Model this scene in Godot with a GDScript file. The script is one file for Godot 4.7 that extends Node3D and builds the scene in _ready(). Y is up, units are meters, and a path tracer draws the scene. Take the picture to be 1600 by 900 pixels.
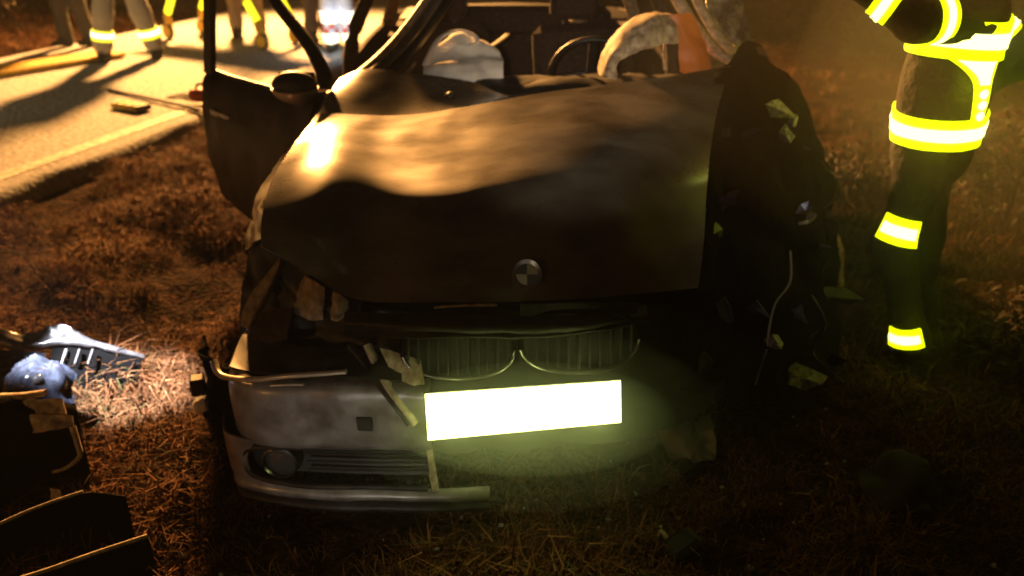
extends Node3D

const CAR := Vector3(0.0, 0.0, -4.0)
var rng := RandomNumberGenerator.new()
var M := {}
var names := {}

# ---------------------------------------------------------------- bookkeeping
func numbered(called: String) -> String:
	if not names.has(called):
		names[called] = 0
		return called
	names[called] += 1
	return "%s_%03d" % [called, names[called]]

func tag(o: Node, label := "", category := "", group := "", kind := "") -> void:
	if label: o.set_meta("label", label)
	if category: o.set_meta("category", category)
	if group: o.set_meta("group", group)
	if kind: o.set_meta("kind", kind)

func thing(called: String, label: String, category: String, at := Vector3.ZERO, group := "") -> Node3D:
	var o := Node3D.new()
	o.name = numbered(called)
	add_child(o, true)
	o.position = at
	tag(o, label, category, group)
	return o

func origin_of(n: Node) -> Vector3:
	var p := Vector3.ZERO
	while n != null and n != self and n is Node3D:
		p += (n as Node3D).position
		n = n.get_parent()
	return p

# a mesh given in world metres becomes a child of parent
func put(called: String, mesh: Mesh, mat: Material, parent: Node = self) -> MeshInstance3D:
	var o := MeshInstance3D.new()
	o.name = numbered(called) if parent == self else called
	o.mesh = mesh
	o.material_override = mat
	parent.add_child(o, true)
	if parent != self:
		o.position = -origin_of(parent)
	return o

func begin() -> SurfaceTool:
	var st := SurfaceTool.new()
	st.begin(Mesh.PRIMITIVE_TRIANGLES)
	return st

func done(st: SurfaceTool) -> ArrayMesh:
	st.generate_normals()
	return st.commit()

# ---------------------------------------------------------------- materials
func lin(r: float, g: float, b: float) -> Color:
	return Color(r, g, b).linear_to_srgb()

func noise_tex(freq: float, octaves: int, a: Color, b: Color, seed_ := 1, size := 512, mid := 0.5) -> NoiseTexture2D:
	var n := FastNoiseLite.new()
	n.seed = seed_
	n.frequency = freq
	n.fractal_octaves = octaves
	n.noise_type = FastNoiseLite.TYPE_SIMPLEX_SMOOTH
	var t := NoiseTexture2D.new()
	t.width = size
	t.height = size
	t.seamless = true
	t.noise = n
	var g := Gradient.new()
	g.set_color(0, a)
	g.set_color(1, b)
	g.set_offset(0, maxf(0.0, mid - 0.35))
	g.set_offset(1, minf(1.0, mid + 0.35))
	t.color_ramp = g
	return t

func mat(called: String, c: Color, rough := 0.7, metal := 0.0) -> StandardMaterial3D:
	var m := StandardMaterial3D.new()
	m.resource_name = called
	m.albedo_color = c
	m.roughness = rough
	m.metallic = metal
	m.cull_mode = BaseMaterial3D.CULL_DISABLED
	M[called] = m
	return m

func textured(m: StandardMaterial3D, t: Texture2D, scale: float, bump: Texture2D = null, cm := 0.3) -> void:
	m.albedo_texture = t
	m.uv1_triplanar = true
	m.uv1_scale = Vector3.ONE * scale
	if bump:
		m.heightmap_enabled = true
		m.heightmap_texture = bump
		m.heightmap_scale = cm

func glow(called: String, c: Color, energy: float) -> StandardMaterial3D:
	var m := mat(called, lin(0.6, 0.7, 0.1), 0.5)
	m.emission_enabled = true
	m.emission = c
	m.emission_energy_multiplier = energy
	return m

func materials() -> void:
	var grain := noise_tex(0.06, 4, Color(0, 0, 0), Color(1, 1, 1), 3)
	var smudge := noise_tex(0.012, 5, Color(0.30, 0.26, 0.22), Color(1, 1, 1), 7, 512, 0.42)
	var blotch := noise_tex(0.02, 5, Color(0.55, 0.5, 0.45), Color(1, 1, 1), 9)
	var m := mat("shaded_torn_metal", lin(0.010, 0.0095, 0.009), 0.95)  # crushed silver bodywork, shade put into its near-black colour
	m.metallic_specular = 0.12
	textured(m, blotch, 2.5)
	m = mat("soil", Color.WHITE, 0.95)
	textured(m, noise_tex(0.02, 5, lin(0.010, 0.005, 0.003), lin(0.045, 0.021, 0.010), 11), 0.9, grain, 2.5)
	m.metallic_specular = 0.1
	m = mat("asphalt", Color.WHITE, 0.85)
	textured(m, noise_tex(0.05, 5, lin(0.11, 0.115, 0.125), lin(0.31, 0.32, 0.34), 12), 0.7, grain, 0.5)
	m.metallic_specular = 0.35
	m = mat("pale_edge_strip", lin(0.42, 0.41, 0.39), 0.75)
	textured(m, blotch, 1.3)
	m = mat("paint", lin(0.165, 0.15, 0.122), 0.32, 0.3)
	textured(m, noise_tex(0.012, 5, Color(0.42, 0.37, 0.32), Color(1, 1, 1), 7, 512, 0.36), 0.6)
	m.uv1_scale = V(0.45, 1.1, 0.8)
	m.roughness_texture = noise_tex(0.02, 5, Color(1, 1, 1), Color(0.8, 0.8, 0.8), 21)
	m.clearcoat_enabled = true
	m.clearcoat = 0.6
	m.clearcoat_roughness = 0.16
	m = mat("bumper_paint", lin(0.27, 0.265, 0.26), 0.42, 0.25)
	textured(m, noise_tex(0.014, 5, Color(0.62, 0.58, 0.54), Color(1, 1, 1), 8, 512, 0.4), 1.3)
	m.clearcoat_enabled = true
	m.clearcoat = 0.5
	m.clearcoat_roughness = 0.2
	m = mat("glossy_paint", lin(0.27, 0.265, 0.26), 0.16, 0.25)
	m = mat("dark_or_shaded_paint", lin(0.035, 0.032, 0.03), 0.55, 0.3)  # dark parts, and silver panels with shade put into the colour
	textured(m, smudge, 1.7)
	m = mat("shaded_door_skin", lin(0.035, 0.032, 0.03), 0.55, 0.3)  # silver door, its backlit shade put into the colour
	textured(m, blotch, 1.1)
	mat("black_plastic", lin(0.014, 0.014, 0.015), 0.5)
	textured(M.black_plastic, blotch, 2.0)
	mat("matte_black", lin(0.004, 0.004, 0.004), 0.9).metallic_specular = 0.1  # black plastic, and the rim half darkened in place of shade
	mat("rubber", lin(0.012, 0.012, 0.012), 0.85)
	mat("chrome", lin(0.75, 0.73, 0.7), 0.16, 1.0)
	mat("dull_chrome", lin(0.4, 0.38, 0.35), 0.26, 1.0)
	mat("scrap_metal", lin(0.5, 0.5, 0.5), 0.3, 0.85)
	textured(M.scrap_metal, blotch, 5.0, grain, 0.6)
	mat("pale_plastic", lin(0.68, 0.58, 0.43), 0.5)
	textured(M.pale_plastic, blotch, 3.0)
	mat("silver_panel", lin(0.26, 0.26, 0.28), 0.3, 0.5)
	textured(M.silver_panel, smudge, 2.5)
	mat("clear_plastic", lin(0.07, 0.085, 0.13), 0.22, 0.1)
	textured(M.clear_plastic, blotch, 4.0)
	mat("trim_silver", lin(0.62, 0.55, 0.45), 0.3, 0.5)
	mat("crumb", lin(0.5, 0.5, 0.5), 0.12, 0.5)
	mat("dull_scrap", lin(0.2, 0.16, 0.12), 0.7)
	mat("orange_plastic", lin(0.5, 0.14, 0.02), 0.5)
	mat("airbag_cloth", lin(0.8, 0.78, 0.74), 0.9)
	mat("seat_cloth", lin(0.05, 0.026, 0.016), 0.9)
	textured(M.seat_cloth, blotch, 4.0)
	mat("beige_trim", lin(0.52, 0.43, 0.30), 0.7)
	textured(M.beige_trim, blotch, 3.0)
	mat("lamp_glass", lin(0.12, 0.12, 0.12), 0.08, 0.6)
	mat("emblem_white", lin(0.6, 0.6, 0.64), 0.3, 0.3)
	mat("emblem_blue", lin(0.10, 0.13, 0.22), 0.3, 0.3)
	mat("board_yellow", lin(0.72, 0.46, 0.03), 0.5)
	textured(M.board_yellow, blotch, 3.0)
	mat("tool_red", lin(0.5, 0.05, 0.03), 0.45)
	mat("tool_dark", lin(0.03, 0.028, 0.026), 0.4, 0.5)
	mat("hose_orange", lin(0.5, 0.13, 0.03), 0.6)
	mat("mattress", lin(0.1, 0.09, 0.09), 0.9)
	mat("bark", lin(0.06, 0.045, 0.03), 0.95)
	var l := mat("leaf", Color.WHITE, 0.8)
	l.vertex_color_use_as_albedo = true
	l.backlight_enabled = true
	l.backlight = Color(0.25, 0.22, 0.1)
	l = mat("straw", Color.WHITE, 0.85)
	l.vertex_color_use_as_albedo = true
	l.metallic_specular = 0.2
	l = mat("cloth", Color.WHITE, 0.92)
	l.vertex_color_use_as_albedo = true
	l.heightmap_enabled = true
	l.uv1_triplanar = true
	l.uv1_scale = Vector3.ONE * 2.5
	l.heightmap_texture = noise_tex(0.01, 4, Color(0, 0, 0), Color(1, 1, 1), 31)
	l.heightmap_scale = 0.7
	glow("tape_yellow", Color(0.93, 1.0, 0.0), 1.8)  # emission given to reflective tapes in place of light thrown back
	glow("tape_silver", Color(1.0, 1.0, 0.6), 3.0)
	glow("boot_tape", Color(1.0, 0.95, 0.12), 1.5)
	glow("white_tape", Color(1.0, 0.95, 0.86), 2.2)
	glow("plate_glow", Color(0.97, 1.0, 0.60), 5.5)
	mat("tape_red", lin(0.55, 0.10, 0.06), 0.6)
	glow("lamp_face", Color(1.0, 0.72, 0.36), 6.0)
	glow("torch_face", Color(1.0, 0.97, 0.9), 4.0)

# ---------------------------------------------------------------- shapes
func quad(st: SurfaceTool, a: Vector3, b: Vector3, c: Vector3, d: Vector3) -> void:
	for v in [a, b, c, a, c, d]:
		st.add_vertex(v)

# box with chamfered edges, turned by basis b about its centre c
func box(st: SurfaceTool, c: Vector3, size: Vector3, b := Basis(), ch := 0.006) -> void:
	st.set_smooth_group(-1)
	var h := size * 0.5
	ch = minf(ch, minf(h.x, minf(h.y, h.z)) * 0.6)
	var p := func(sx: int, sy: int, sz: int, ax: int) -> Vector3:
		var v := Vector3(sx * (h.x - ch), sy * (h.y - ch), sz * (h.z - ch))
		if ax == 0: v.x = sx * h.x
		elif ax == 1: v.y = sy * h.y
		else: v.z = sz * h.z
		return c + b * v
	for s in [-1, 1]:
		quad(st, p.call(s, -1, -s, 0), p.call(s, 1, -s, 0), p.call(s, 1, s, 0), p.call(s, -1, s, 0))
		quad(st, p.call(-s, s, -1, 1), p.call(-s, s, 1, 1), p.call(s, s, 1, 1), p.call(s, s, -1, 1))
		quad(st, p.call(-s, -1, s, 2), p.call(s, -1, s, 2), p.call(s, 1, s, 2), p.call(-s, 1, s, 2))
	for s in [-1, 1]:
		for t in [-1, 1]:
			quad(st, p.call(s, t, -1, 0), p.call(s, t, 1, 0), p.call(s, t, 1, 1), p.call(s, t, -1, 1))
			quad(st, p.call(s, -1, t, 0), p.call(s, 1, t, 0), p.call(s, 1, t, 2), p.call(s, -1, t, 2))
			quad(st, p.call(-1, s, t, 1), p.call(1, s, t, 1), p.call(1, s, t, 2), p.call(-1, s, t, 2))
			for u in [-1, 1]:
				for v in [p.call(s, t, u, 0), p.call(s, t, u, 1), p.call(s, t, u, 2)]:
					st.add_vertex(v)

func boxed(called: String, c: Vector3, size: Vector3, m: Material, parent: Node = self, b := Basis(), ch := 0.006) -> MeshInstance3D:
	var st := begin()
	box(st, c, size, b, ch)
	return put(called, done(st), m, parent)

# bar of box section between two points
func bar(st: SurfaceTool, a: Vector3, b: Vector3, w: float, t: float, up := Vector3.UP) -> void:
	var z := (b - a).normalized()
	if absf(z.dot(up)) > 0.98: up = Vector3.RIGHT
	var x := up.cross(z).normalized()
	box(st, (a + b) * 0.5, Vector3(w, t, a.distance_to(b)), Basis(x, z.cross(x), z), minf(w, t) * 0.2)

func curve(pts: Array, n: int) -> PackedVector3Array:
	var out := PackedVector3Array()
	var last := pts.size() - 1
	for i in last:
		var p0: Vector3 = pts[maxi(i - 1, 0)]
		var p1: Vector3 = pts[i]
		var p2: Vector3 = pts[i + 1]
		var p3: Vector3 = pts[mini(i + 2, last)]
		for k in n:
			out.append(p1.cubic_interpolate(p2, p0, p3, float(k) / n))
	out.append(pts[last])
	return out

# round tube along points; r0 -> r1; flat squashes it along "up"
func tube(st: SurfaceTool, pts: PackedVector3Array, r0: float, r1: float, sides := 8, flat := 1.0, up := Vector3.UP) -> void:
	st.set_smooth_group(1)
	var n := pts.size()
	var rings := []
	for i in n:
		var d := (pts[mini(i + 1, n - 1)] - pts[maxi(i - 1, 0)]).normalized()
		var u := up if absf(d.dot(up)) < 0.95 else Vector3.RIGHT
		var x := u.cross(d).normalized()
		var y := d.cross(x)
		var r := lerpf(r0, r1, float(i) / maxi(n - 1, 1))
		var ring := []
		for k in sides:
			var a := TAU * k / sides
			ring.append(pts[i] + x * cos(a) * r + y * sin(a) * r * flat)
		rings.append(ring)
	for i in n - 1:
		for k in sides:
			var j := (k + 1) % sides
			quad(st, rings[i][k], rings[i][j], rings[i + 1][j], rings[i + 1][k])
	st.set_smooth_group(-1)
	for e in [0, n - 1]:
		for k in sides:
			st.add_vertex(pts[e])
			st.add_vertex(rings[e][k])
			st.add_vertex(rings[e][(k + 1) % sides])

func tubed(called: String, pts: Array, r0: float, m: Material, parent: Node = self, r1 := -1.0, sides := 8, flat := 1.0, sub := 5) -> MeshInstance3D:
	var st := begin()
	tube(st, curve(pts, sub) if pts.size() > 2 else PackedVector3Array(pts), r0, r0 if r1 < 0 else r1, sides, flat)
	return put(called, done(st), m, parent)

# profile of (radius, height) turned about an axis
func lathe(st: SurfaceTool, at: Vector3, axis: Vector3, profile: Array, sides := 24) -> void:
	var z := axis.normalized()
	var x := (Vector3.UP if absf(z.y) < 0.9 else Vector3.RIGHT).cross(z).normalized()
	var y := z.cross(x)
	for i in profile.size() - 1:
		st.set_smooth_group(i + 1)
		for k in sides:
			var q := []
			for e in [[0, 0], [0, 1], [1, 1], [1, 0]]:
				var p: Vector2 = profile[i + e[0]]
				var a: float = TAU * (k + e[1]) / sides
				q.append(at + (x * cos(a) + y * sin(a)) * p.x + z * p.y)
			quad(st, q[0], q[1], q[2], q[3])

# sheet through a grid of points, with thickness and dents
func sheet(rows: Array, sub: int, thick: float, dent := 0.0, freq := 4.0, seed_ := 1, facet := false, buckled := false) -> ArrayMesh:
	var cols := []
	for r in rows:
		cols.append(curve(r, sub))
	var w: int = cols[0].size()
	var h := (rows.size() - 1) * sub + 1
	var p := []
	for j in h:
		p.append(PackedVector3Array())
		p[j].resize(w)
	for i in w:
		var line := []
		for j in rows.size():
			line.append(cols[j][i])
		var c := curve(line, sub)
		for j in h:
			p[j][i] = c[j]
	var n := []
	for j in h:
		var line := PackedVector3Array()
		for i in w:
			var dx: Vector3 = p[j][mini(i + 1, w - 1)] - p[j][maxi(i - 1, 0)]
			var dy: Vector3 = p[mini(j + 1, h - 1)][i] - p[maxi(j - 1, 0)][i]
			line.append(dx.cross(dy).normalized())
		n.append(line)
	if dent > 0.0:
		var f := FastNoiseLite.new()
		f.seed = seed_
		f.frequency = freq * 0.25
		f.fractal_octaves = 2 if buckled else 3
		f.noise_type = FastNoiseLite.TYPE_SIMPLEX
		if buckled: f.fractal_type = FastNoiseLite.FRACTAL_RIDGED
		for j in h:
			for i in w:
				var v: Vector3 = p[j][i]
				p[j][i] = v + n[j][i] * f.get_noise_3dv(v * 4.0) * dent
	var st := begin()
	st.set_smooth_group(-1 if facet else 1)
	for j in h - 1:
		for i in w - 1:
			quad(st, p[j][i], p[j][i + 1], p[j + 1][i + 1], p[j + 1][i])
	st.set_smooth_group(-1 if facet else 2)
	var q := []
	for j in h:
		var line := PackedVector3Array()
		for i in w:
			line.append(p[j][i] - n[j][i] * thick)
		q.append(line)
	for j in h - 1:
		for i in w - 1:
			quad(st, q[j][i], q[j + 1][i], q[j + 1][i + 1], q[j][i + 1])
	st.set_smooth_group(-1)
	for i in w - 1:
		quad(st, p[0][i], q[0][i], q[0][i + 1], p[0][i + 1])
		quad(st, p[h - 1][i], p[h - 1][i + 1], q[h - 1][i + 1], q[h - 1][i])
	for j in h - 1:
		quad(st, p[j][0], p[j + 1][0], q[j + 1][0], q[j][0])
		quad(st, p[j][w - 1], q[j][w - 1], q[j + 1][w - 1], p[j + 1][w - 1])
	return done(st)

# ---------------------------------------------------------------- ground
var lumps := FastNoiseLite.new()

func road_x(z: float) -> float:      # near edge of the road
	return -4.357 - 0.2913 * z

func beyond(x: float, z: float) -> float:   # metres past the near edge, across the road
	return (road_x(z) - x) * 0.96

func ground(x: float, z: float) -> float:
	var d := beyond(x, z)
	var y := lumps.get_noise_2d(x * 1.0, z * 1.0) * 0.17 + lumps.get_noise_2d(x * 3.1 + 40.0, z * 3.1) * 0.045
	y -= 0.02
	if d > -1.2:
		var k := smoothstep(-1.2, -0.1, d)
		y = lerpf(y, 0.03 + y * 0.3, k)
	if d > 0.2:
		y = lerpf(y, -0.25, smoothstep(0.1, 0.5, d) * (1.0 - smoothstep(3.6, 4.2, d)))
	if d > 3.6:
		y += smoothstep(3.6, 9.0, d) * 1.1 + smoothstep(8.0, 40.0, d) * 5.0
	# the car and what lies in front of it press the ground flat
	var flat := (1.0 - smoothstep(0.9, 1.5, absf(x))) * smoothstep(-7.2, -6.4, z) * (1.0 - smoothstep(-1.7, -1.2, z))
	return lerpf(y, minf(y, 0.0) * 0.3, flat * 0.9)

func build_ground() -> void:
	lumps.seed = 5
	lumps.frequency = 0.55
	lumps.fractal_octaves = 4
	var xs := []
	var zs := []
	var x := -120.0
	while x < 120.0:
		xs.append(x)
		x += 0.07 if absf(x) < 4.2 else clampf((absf(x) - 4.2) * 0.2, 0.07, 12.0)
	xs.append(120.0)
	var z := -120.0
	while z < 40.0:
		zs.append(z)
		z += 0.07 if z > -8.0 and z < 0.5 else clampf(absf(z + 4.0) * 0.12, 0.07, 12.0)
	zs.append(40.0)
	var h := []
	for j in zs.size():
		var line := PackedVector3Array()
		for i in xs.size():
			line.append(Vector3(xs[i], ground(xs[i], zs[j]), zs[j]))
		h.append(line)
	var st := begin()
	st.set_smooth_group(1)
	for j in zs.size() - 1:
		for i in xs.size() - 1:
			quad(st, h[j][i], h[j][i + 1], h[j + 1][i + 1], h[j + 1][i])
	tag(put("ground", done(st), M.soil), "", "", "", "structure")
	# road: a slab with a broken edge
	st = begin()
	var wob := FastNoiseLite.new()
	wob.seed = 8
	wob.frequency = 1.4
	var prev := []
	z = 30.0
	st.set_smooth_group(1)
	while z > -80.0:
		var e := road_x(z) + wob.get_noise_1d(z) * 0.05
		var ring := [Vector3(e + 0.1, -0.2, z), Vector3(e + 0.05, 0.06, z), Vector3(e, 0.135, z), Vector3(e - 0.05, 0.15, z)]
		for k in 8:
			var t := 0.35 + k * 0.5
			ring.append(Vector3(e - t, 0.15 + 0.02 * sin(PI * t / 3.9), z))
		ring.append(Vector3(e - 4.0, -0.2, z))
		if prev:
			for k in ring.size() - 1:
				quad(st, prev[k], prev[k + 1], ring[k + 1], ring[k])
		prev = ring
		z -= 0.12 if z < 0.0 and z > -16.0 else 2.0
	tag(put("road", done(st), M.asphalt), "", "", "", "structure")
	# pale strip along the edge
	st = begin()
	prev = []
	z = 4.0
	while z > -30.0:
		var e := road_x(z)
		var ring := [Vector3(e - 0.17, 0.1565, z), Vector3(e - 0.30, 0.1588, z)]
		if prev:
			quad(st, prev[0], prev[1], ring[1], ring[0])
		prev = ring
		z -= 0.5
	tag(put("road_edge_strip", done(st), M.pale_edge_strip), "", "", "", "structure")

func blade_tuft(seed_: int, n: int, height: float, lean: float, wide: float) -> ArrayMesh:
	var r := RandomNumberGenerator.new()
	r.seed = seed_
	var st := begin()
	st.set_smooth_group(-1)
	for i in n:
		var a := r.randf() * TAU
		var d := Vector3(cos(a), 0, sin(a))
		var side := Vector3(-d.z, 0, d.x) * wide * r.randf_range(0.6, 1.2)
		var root := d * r.randf() * 0.03 + Vector3(r.randf_range(-0.02, 0.02), 0, r.randf_range(-0.02, 0.02))
		var l := height * r.randf_range(0.5, 1.2)
		var ln := lean * r.randf_range(0.4, 1.3)
		var mid := root + Vector3.UP * l * 0.62 + d * l * ln * 0.4
		var tip := root + Vector3.UP * l * (0.95 - ln * 0.45) + d * l * ln
		var shade := r.randf_range(0.6, 1.25)
		st.set_color(Color(shade, shade, shade))
		quad(st, root - side, root + side, mid + side * 0.7, mid - side * 0.7)
		for v in [mid - side * 0.7, mid + side * 0.7, tip]:
			st.add_vertex(v)
	return done(st)

func scatter(called: String, mesh: Mesh, places: Array, m: Material) -> MultiMeshInstance3D:
	var mm := MultiMesh.new()
	mm.transform_format = MultiMesh.TRANSFORM_3D
	mm.use_colors = true
	mm.mesh = mesh
	mm.instance_count = places.size()
	for i in places.size():
		mm.set_instance_transform(i, places[i][0])
		mm.set_instance_color(i, places[i][1])
	var o := MultiMeshInstance3D.new()
	o.name = numbered(called)
	o.multimesh = mm
	o.material_override = m
	add_child(o, true)
	return o

func build_grass() -> void:
	var patch := FastNoiseLite.new()
	patch.seed = 77
	patch.frequency = 1.0
	patch.fractal_octaves = 3
	var kinds := [[], [], []]
	var tries := 62000
	for i in tries:
		var near := i < 44000
		var z := rng.randf_range(-7.5, -0.9) if near else rng.randf_range(-17.0, -5.5)
		var half := 0.62 * absf(z) + 0.9
		var x := rng.randf_range(-half, half)
		var d := beyond(x, z)
		if d > -0.05 and d < 4.05: continue
		if absf(x) < 0.7 and z < -2.2 and z > -6.4: continue
		var v := patch.get_noise_2d(x, z)
		if v < -0.12 and rng.randf() < 0.72: continue
		var right := smoothstep(0.3, 1.4, x) * (1.0 - smoothstep(-6.2, -5.0, -absf(z)) * 0.0)
		var s := rng.randf_range(0.6, 1.25) * (1.0 + v * 1.15)
		if absf(x) < 1.0 and z > -2.3 and z < -1.85: s *= 0.6
		if d > 4.0: s *= 1.6
		var c := Color(0.17, 0.068, 0.026) * rng.randf_range(0.35, 1.25)
		if rng.randf() < 0.25: c = Color(0.29, 0.145, 0.062) * rng.randf_range(0.5, 1.2)
		if rng.randf() < 0.12 + right * 0.45: c = Color(0.055, 0.05, 0.016) * rng.randf_range(0.5, 1.3)
		if right > 0.5 and rng.randf() < 0.5: c = Color(0.13, 0.07, 0.03) * rng.randf_range(0.5, 1.2)
		c.a = 1.0
		var tilt := Basis(Vector3(rng.randf_range(-1, 1), 0, rng.randf_range(-1, 1)).normalized(), rng.randf_range(0.0, 0.5))
		var b := (tilt * Basis(Vector3.UP, rng.randf() * TAU)).scaled(Vector3.ONE * s)
		var k := 0 if rng.randf() < 0.5 else (1 if rng.randf() < 0.75 else 2)
		kinds[k].append([Transform3D(b, Vector3(x, ground(x, z) - 0.006, z)), c])
	tag(scatter("dry_grass", blade_tuft(1, 9, 0.075, 1.0, 0.0022), kinds[0], M.straw), "short dry brown grass matted over the verge", "grass", "", "stuff")
	tag(scatter("dry_grass", blade_tuft(2, 8, 0.11, 1.25, 0.0020), kinds[1], M.straw), "longer straw stalks bent over on the verge", "grass", "", "stuff")
	tag(scatter("dry_grass", blade_tuft(3, 6, 0.06, 0.8, 0.0042), kinds[2], M.straw), "low broad weed blades among the dry grass", "grass", "", "stuff")

func leaf(st: SurfaceTool, at: Vector3, d: Vector3, l: float, w: float, c: Color) -> void:
	st.set_color(c)
	var s := d.cross(Vector3.UP if absf(d.y) < 0.9 else Vector3.RIGHT).normalized() * w
	var n := s.cross(d).normalized() * w * 0.35
	var m := at + d * l * 0.5
	var tip := at + d * l - n
	for v in [at, m + s + n, m, at, m, m - s + n, m + s + n, tip, m, m, tip, m - s + n]:
		st.add_vertex(v)

func bush(called: String, label: String, at: Vector3, size: Vector3, n: int, leaf_l: float, a: Color, b: Color, seed_: int, group := "") -> void:
	var r := RandomNumberGenerator.new()
	r.seed = seed_
	var o := thing(called, label, "bush", at, group)
	var st := begin()
	st.set_smooth_group(-1)
	var stems := begin()
	var tips := []
	for i in 9:
		var ang := r.randf() * TAU
		var out := Vector3(cos(ang) * size.x, size.y * r.randf_range(0.6, 1.0), sin(ang) * size.z) * r.randf_range(0.5, 0.95)
		var mid := out * 0.5 + Vector3(0, size.y * 0.12, 0)
		var base := Vector3(cos(ang) * size.x, 0, sin(ang) * size.z) * 0.12
		var pts := curve([at + base, at + mid, at + out], 4)
		tube(stems, pts, size.y * 0.018, size.y * 0.005, 5)
		tips.append(pts)
	for i in n:
		var pts: PackedVector3Array = tips[r.randi() % tips.size()]
		var p := pts[r.randi_range(2, pts.size() - 1)]
		p += Vector3(r.randfn(), r.randfn() * 0.7, r.randfn()) * size * 0.16
		p.y = maxf(p.y, at.y + 0.02)
		var d := Vector3(r.randf_range(-1, 1), r.randf_range(-0.5, 0.8), r.randf_range(-1, 1)).normalized()
		leaf(st, p, d, leaf_l * r.randf_range(0.6, 1.3), leaf_l * 0.22, a.lerp(b, r.randf()))
	tag(put("foliage", done(st), M.leaf, o), "", "", "", "stuff")
	put("stem", done(stems), M.bark, o)

# ---------------------------------------------------------------- figures
# bones: [from, to, r0, r1, colour]; the flesh is where the blended capsules reach
const K := 38.0

func bone_gap(p: Vector3, bo: Array) -> float:
	var a: Vector3 = bo[0]
	var ab: Vector3 = bo[1] - a
	var t := clampf((p - a).dot(ab) / maxf(ab.length_squared(), 1e-9), 0.0, 1.0)
	return p.distance_to(a + ab * t) - lerpf(bo[2], bo[3], t)

func flesh(st: SurfaceTool, bones: Array, cell: float, k := K) -> void:
	var lo := Vector3.ONE * 1e9
	var hi := -lo
	for bo in bones:
		var r := maxf(bo[2], bo[3]) + cell * 2.5
		for q in [bo[0], bo[1]]:
			lo = lo.min(q - Vector3.ONE * r)
			hi = hi.max(q + Vector3.ONE * r)
	var nx := int((hi.x - lo.x) / cell) + 2
	var ny := int((hi.y - lo.y) / cell) + 2
	var nz := int((hi.z - lo.z) / cell) + 2
	var f := PackedFloat32Array()
	f.resize(nx * ny * nz)
	var best := PackedFloat32Array()
	best.resize(f.size())
	best.fill(1e9)
	var who := PackedByteArray()
	who.resize(f.size())
	for bi in bones.size():
		var bo: Array = bones[bi]
		var r := maxf(bo[2], bo[3]) + maxf(cell * 2.2, 3.0 / k)
		var a: Vector3 = ((bo[0].min(bo[1]) - Vector3.ONE * r) - lo) / cell
		var b: Vector3 = ((bo[0].max(bo[1]) + Vector3.ONE * r) - lo) / cell
		for z in range(maxi(0, int(a.z)), mini(nz, int(b.z) + 2)):
			for y in range(maxi(0, int(a.y)), mini(ny, int(b.y) + 2)):
				var row := (z * ny + y) * nx
				for x in range(maxi(0, int(a.x)), mini(nx, int(b.x) + 2)):
					var g := bone_gap(lo + Vector3(x, y, z) * cell, bo)
					f[row + x] += exp(-k * g)
					if g < best[row + x]:
						best[row + x] = g
						who[row + x] = bi
	var at := {}
	var verts := PackedVector3Array()
	var tint := PackedColorArray()
	for z in nz - 1:
		for y in ny - 1:
			var row := (z * ny + y) * nx
			for x in nx - 1:
				var i := row + x
				var m := 0
				var c8 := [i, i + 1, i + nx, i + nx + 1, i + nx * ny, i + nx * ny + 1, i + nx * ny + nx, i + nx * ny + nx + 1]
				for q in c8:
					if f[q] > 1.0: m += 1
				if m == 0 or m == 8: continue
				var sum := Vector3.ZERO
				var cnt := 0
				var v := []
				for q in c8:
					v.append(-log(maxf(f[q], 1e-12)) / k)
				for e in [[0, 1], [2, 3], [4, 5], [6, 7], [0, 2], [1, 3], [4, 6], [5, 7], [0, 4], [1, 5], [2, 6], [3, 7]]:
					var va: float = v[e[0]]
					var vb: float = v[e[1]]
					if (va < 0.0) != (vb < 0.0):
						var t := va / (va - vb)
						var pa := Vector3(e[0] & 1, (e[0] >> 1) & 1, (e[0] >> 2) & 1)
						var pb := Vector3(e[1] & 1, (e[1] >> 1) & 1, (e[1] >> 2) & 1)
						sum += pa.lerp(pb, t)
						cnt += 1
				at[i] = verts.size()
				verts.append(lo + (Vector3(x, y, z) + sum / maxi(cnt, 1)) * cell)
				tint.append(bones[who[i]][4])
	st.set_smooth_group(1)
	var sy := nx
	var sz := nx * ny
	for i in at.keys():
		var x: int = i % nx
		var y: int = (i / nx) % ny
		var z: int = i / sz
		var s0 := f[i] > 1.0
		for e in [[1, sy, sz, y, z], [sy, sz, 1, z, x], [sz, 1, sy, x, y]]:
			if e[3] == 0 or e[4] == 0: continue
			var j: int = i + e[0]
			if (f[j] > 1.0) == s0: continue
			var q: Array = [i, i - e[1], i - e[1] - e[2], i - e[2]]
			if not (at.has(q[1]) and at.has(q[2]) and at.has(q[3])): continue
			if s0: q.reverse()
			for o in [0, 1, 2, 0, 2, 3]:
				var n: int = at[q[o]]
				st.set_color(tint[n])
				st.add_vertex(verts[n])

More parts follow.
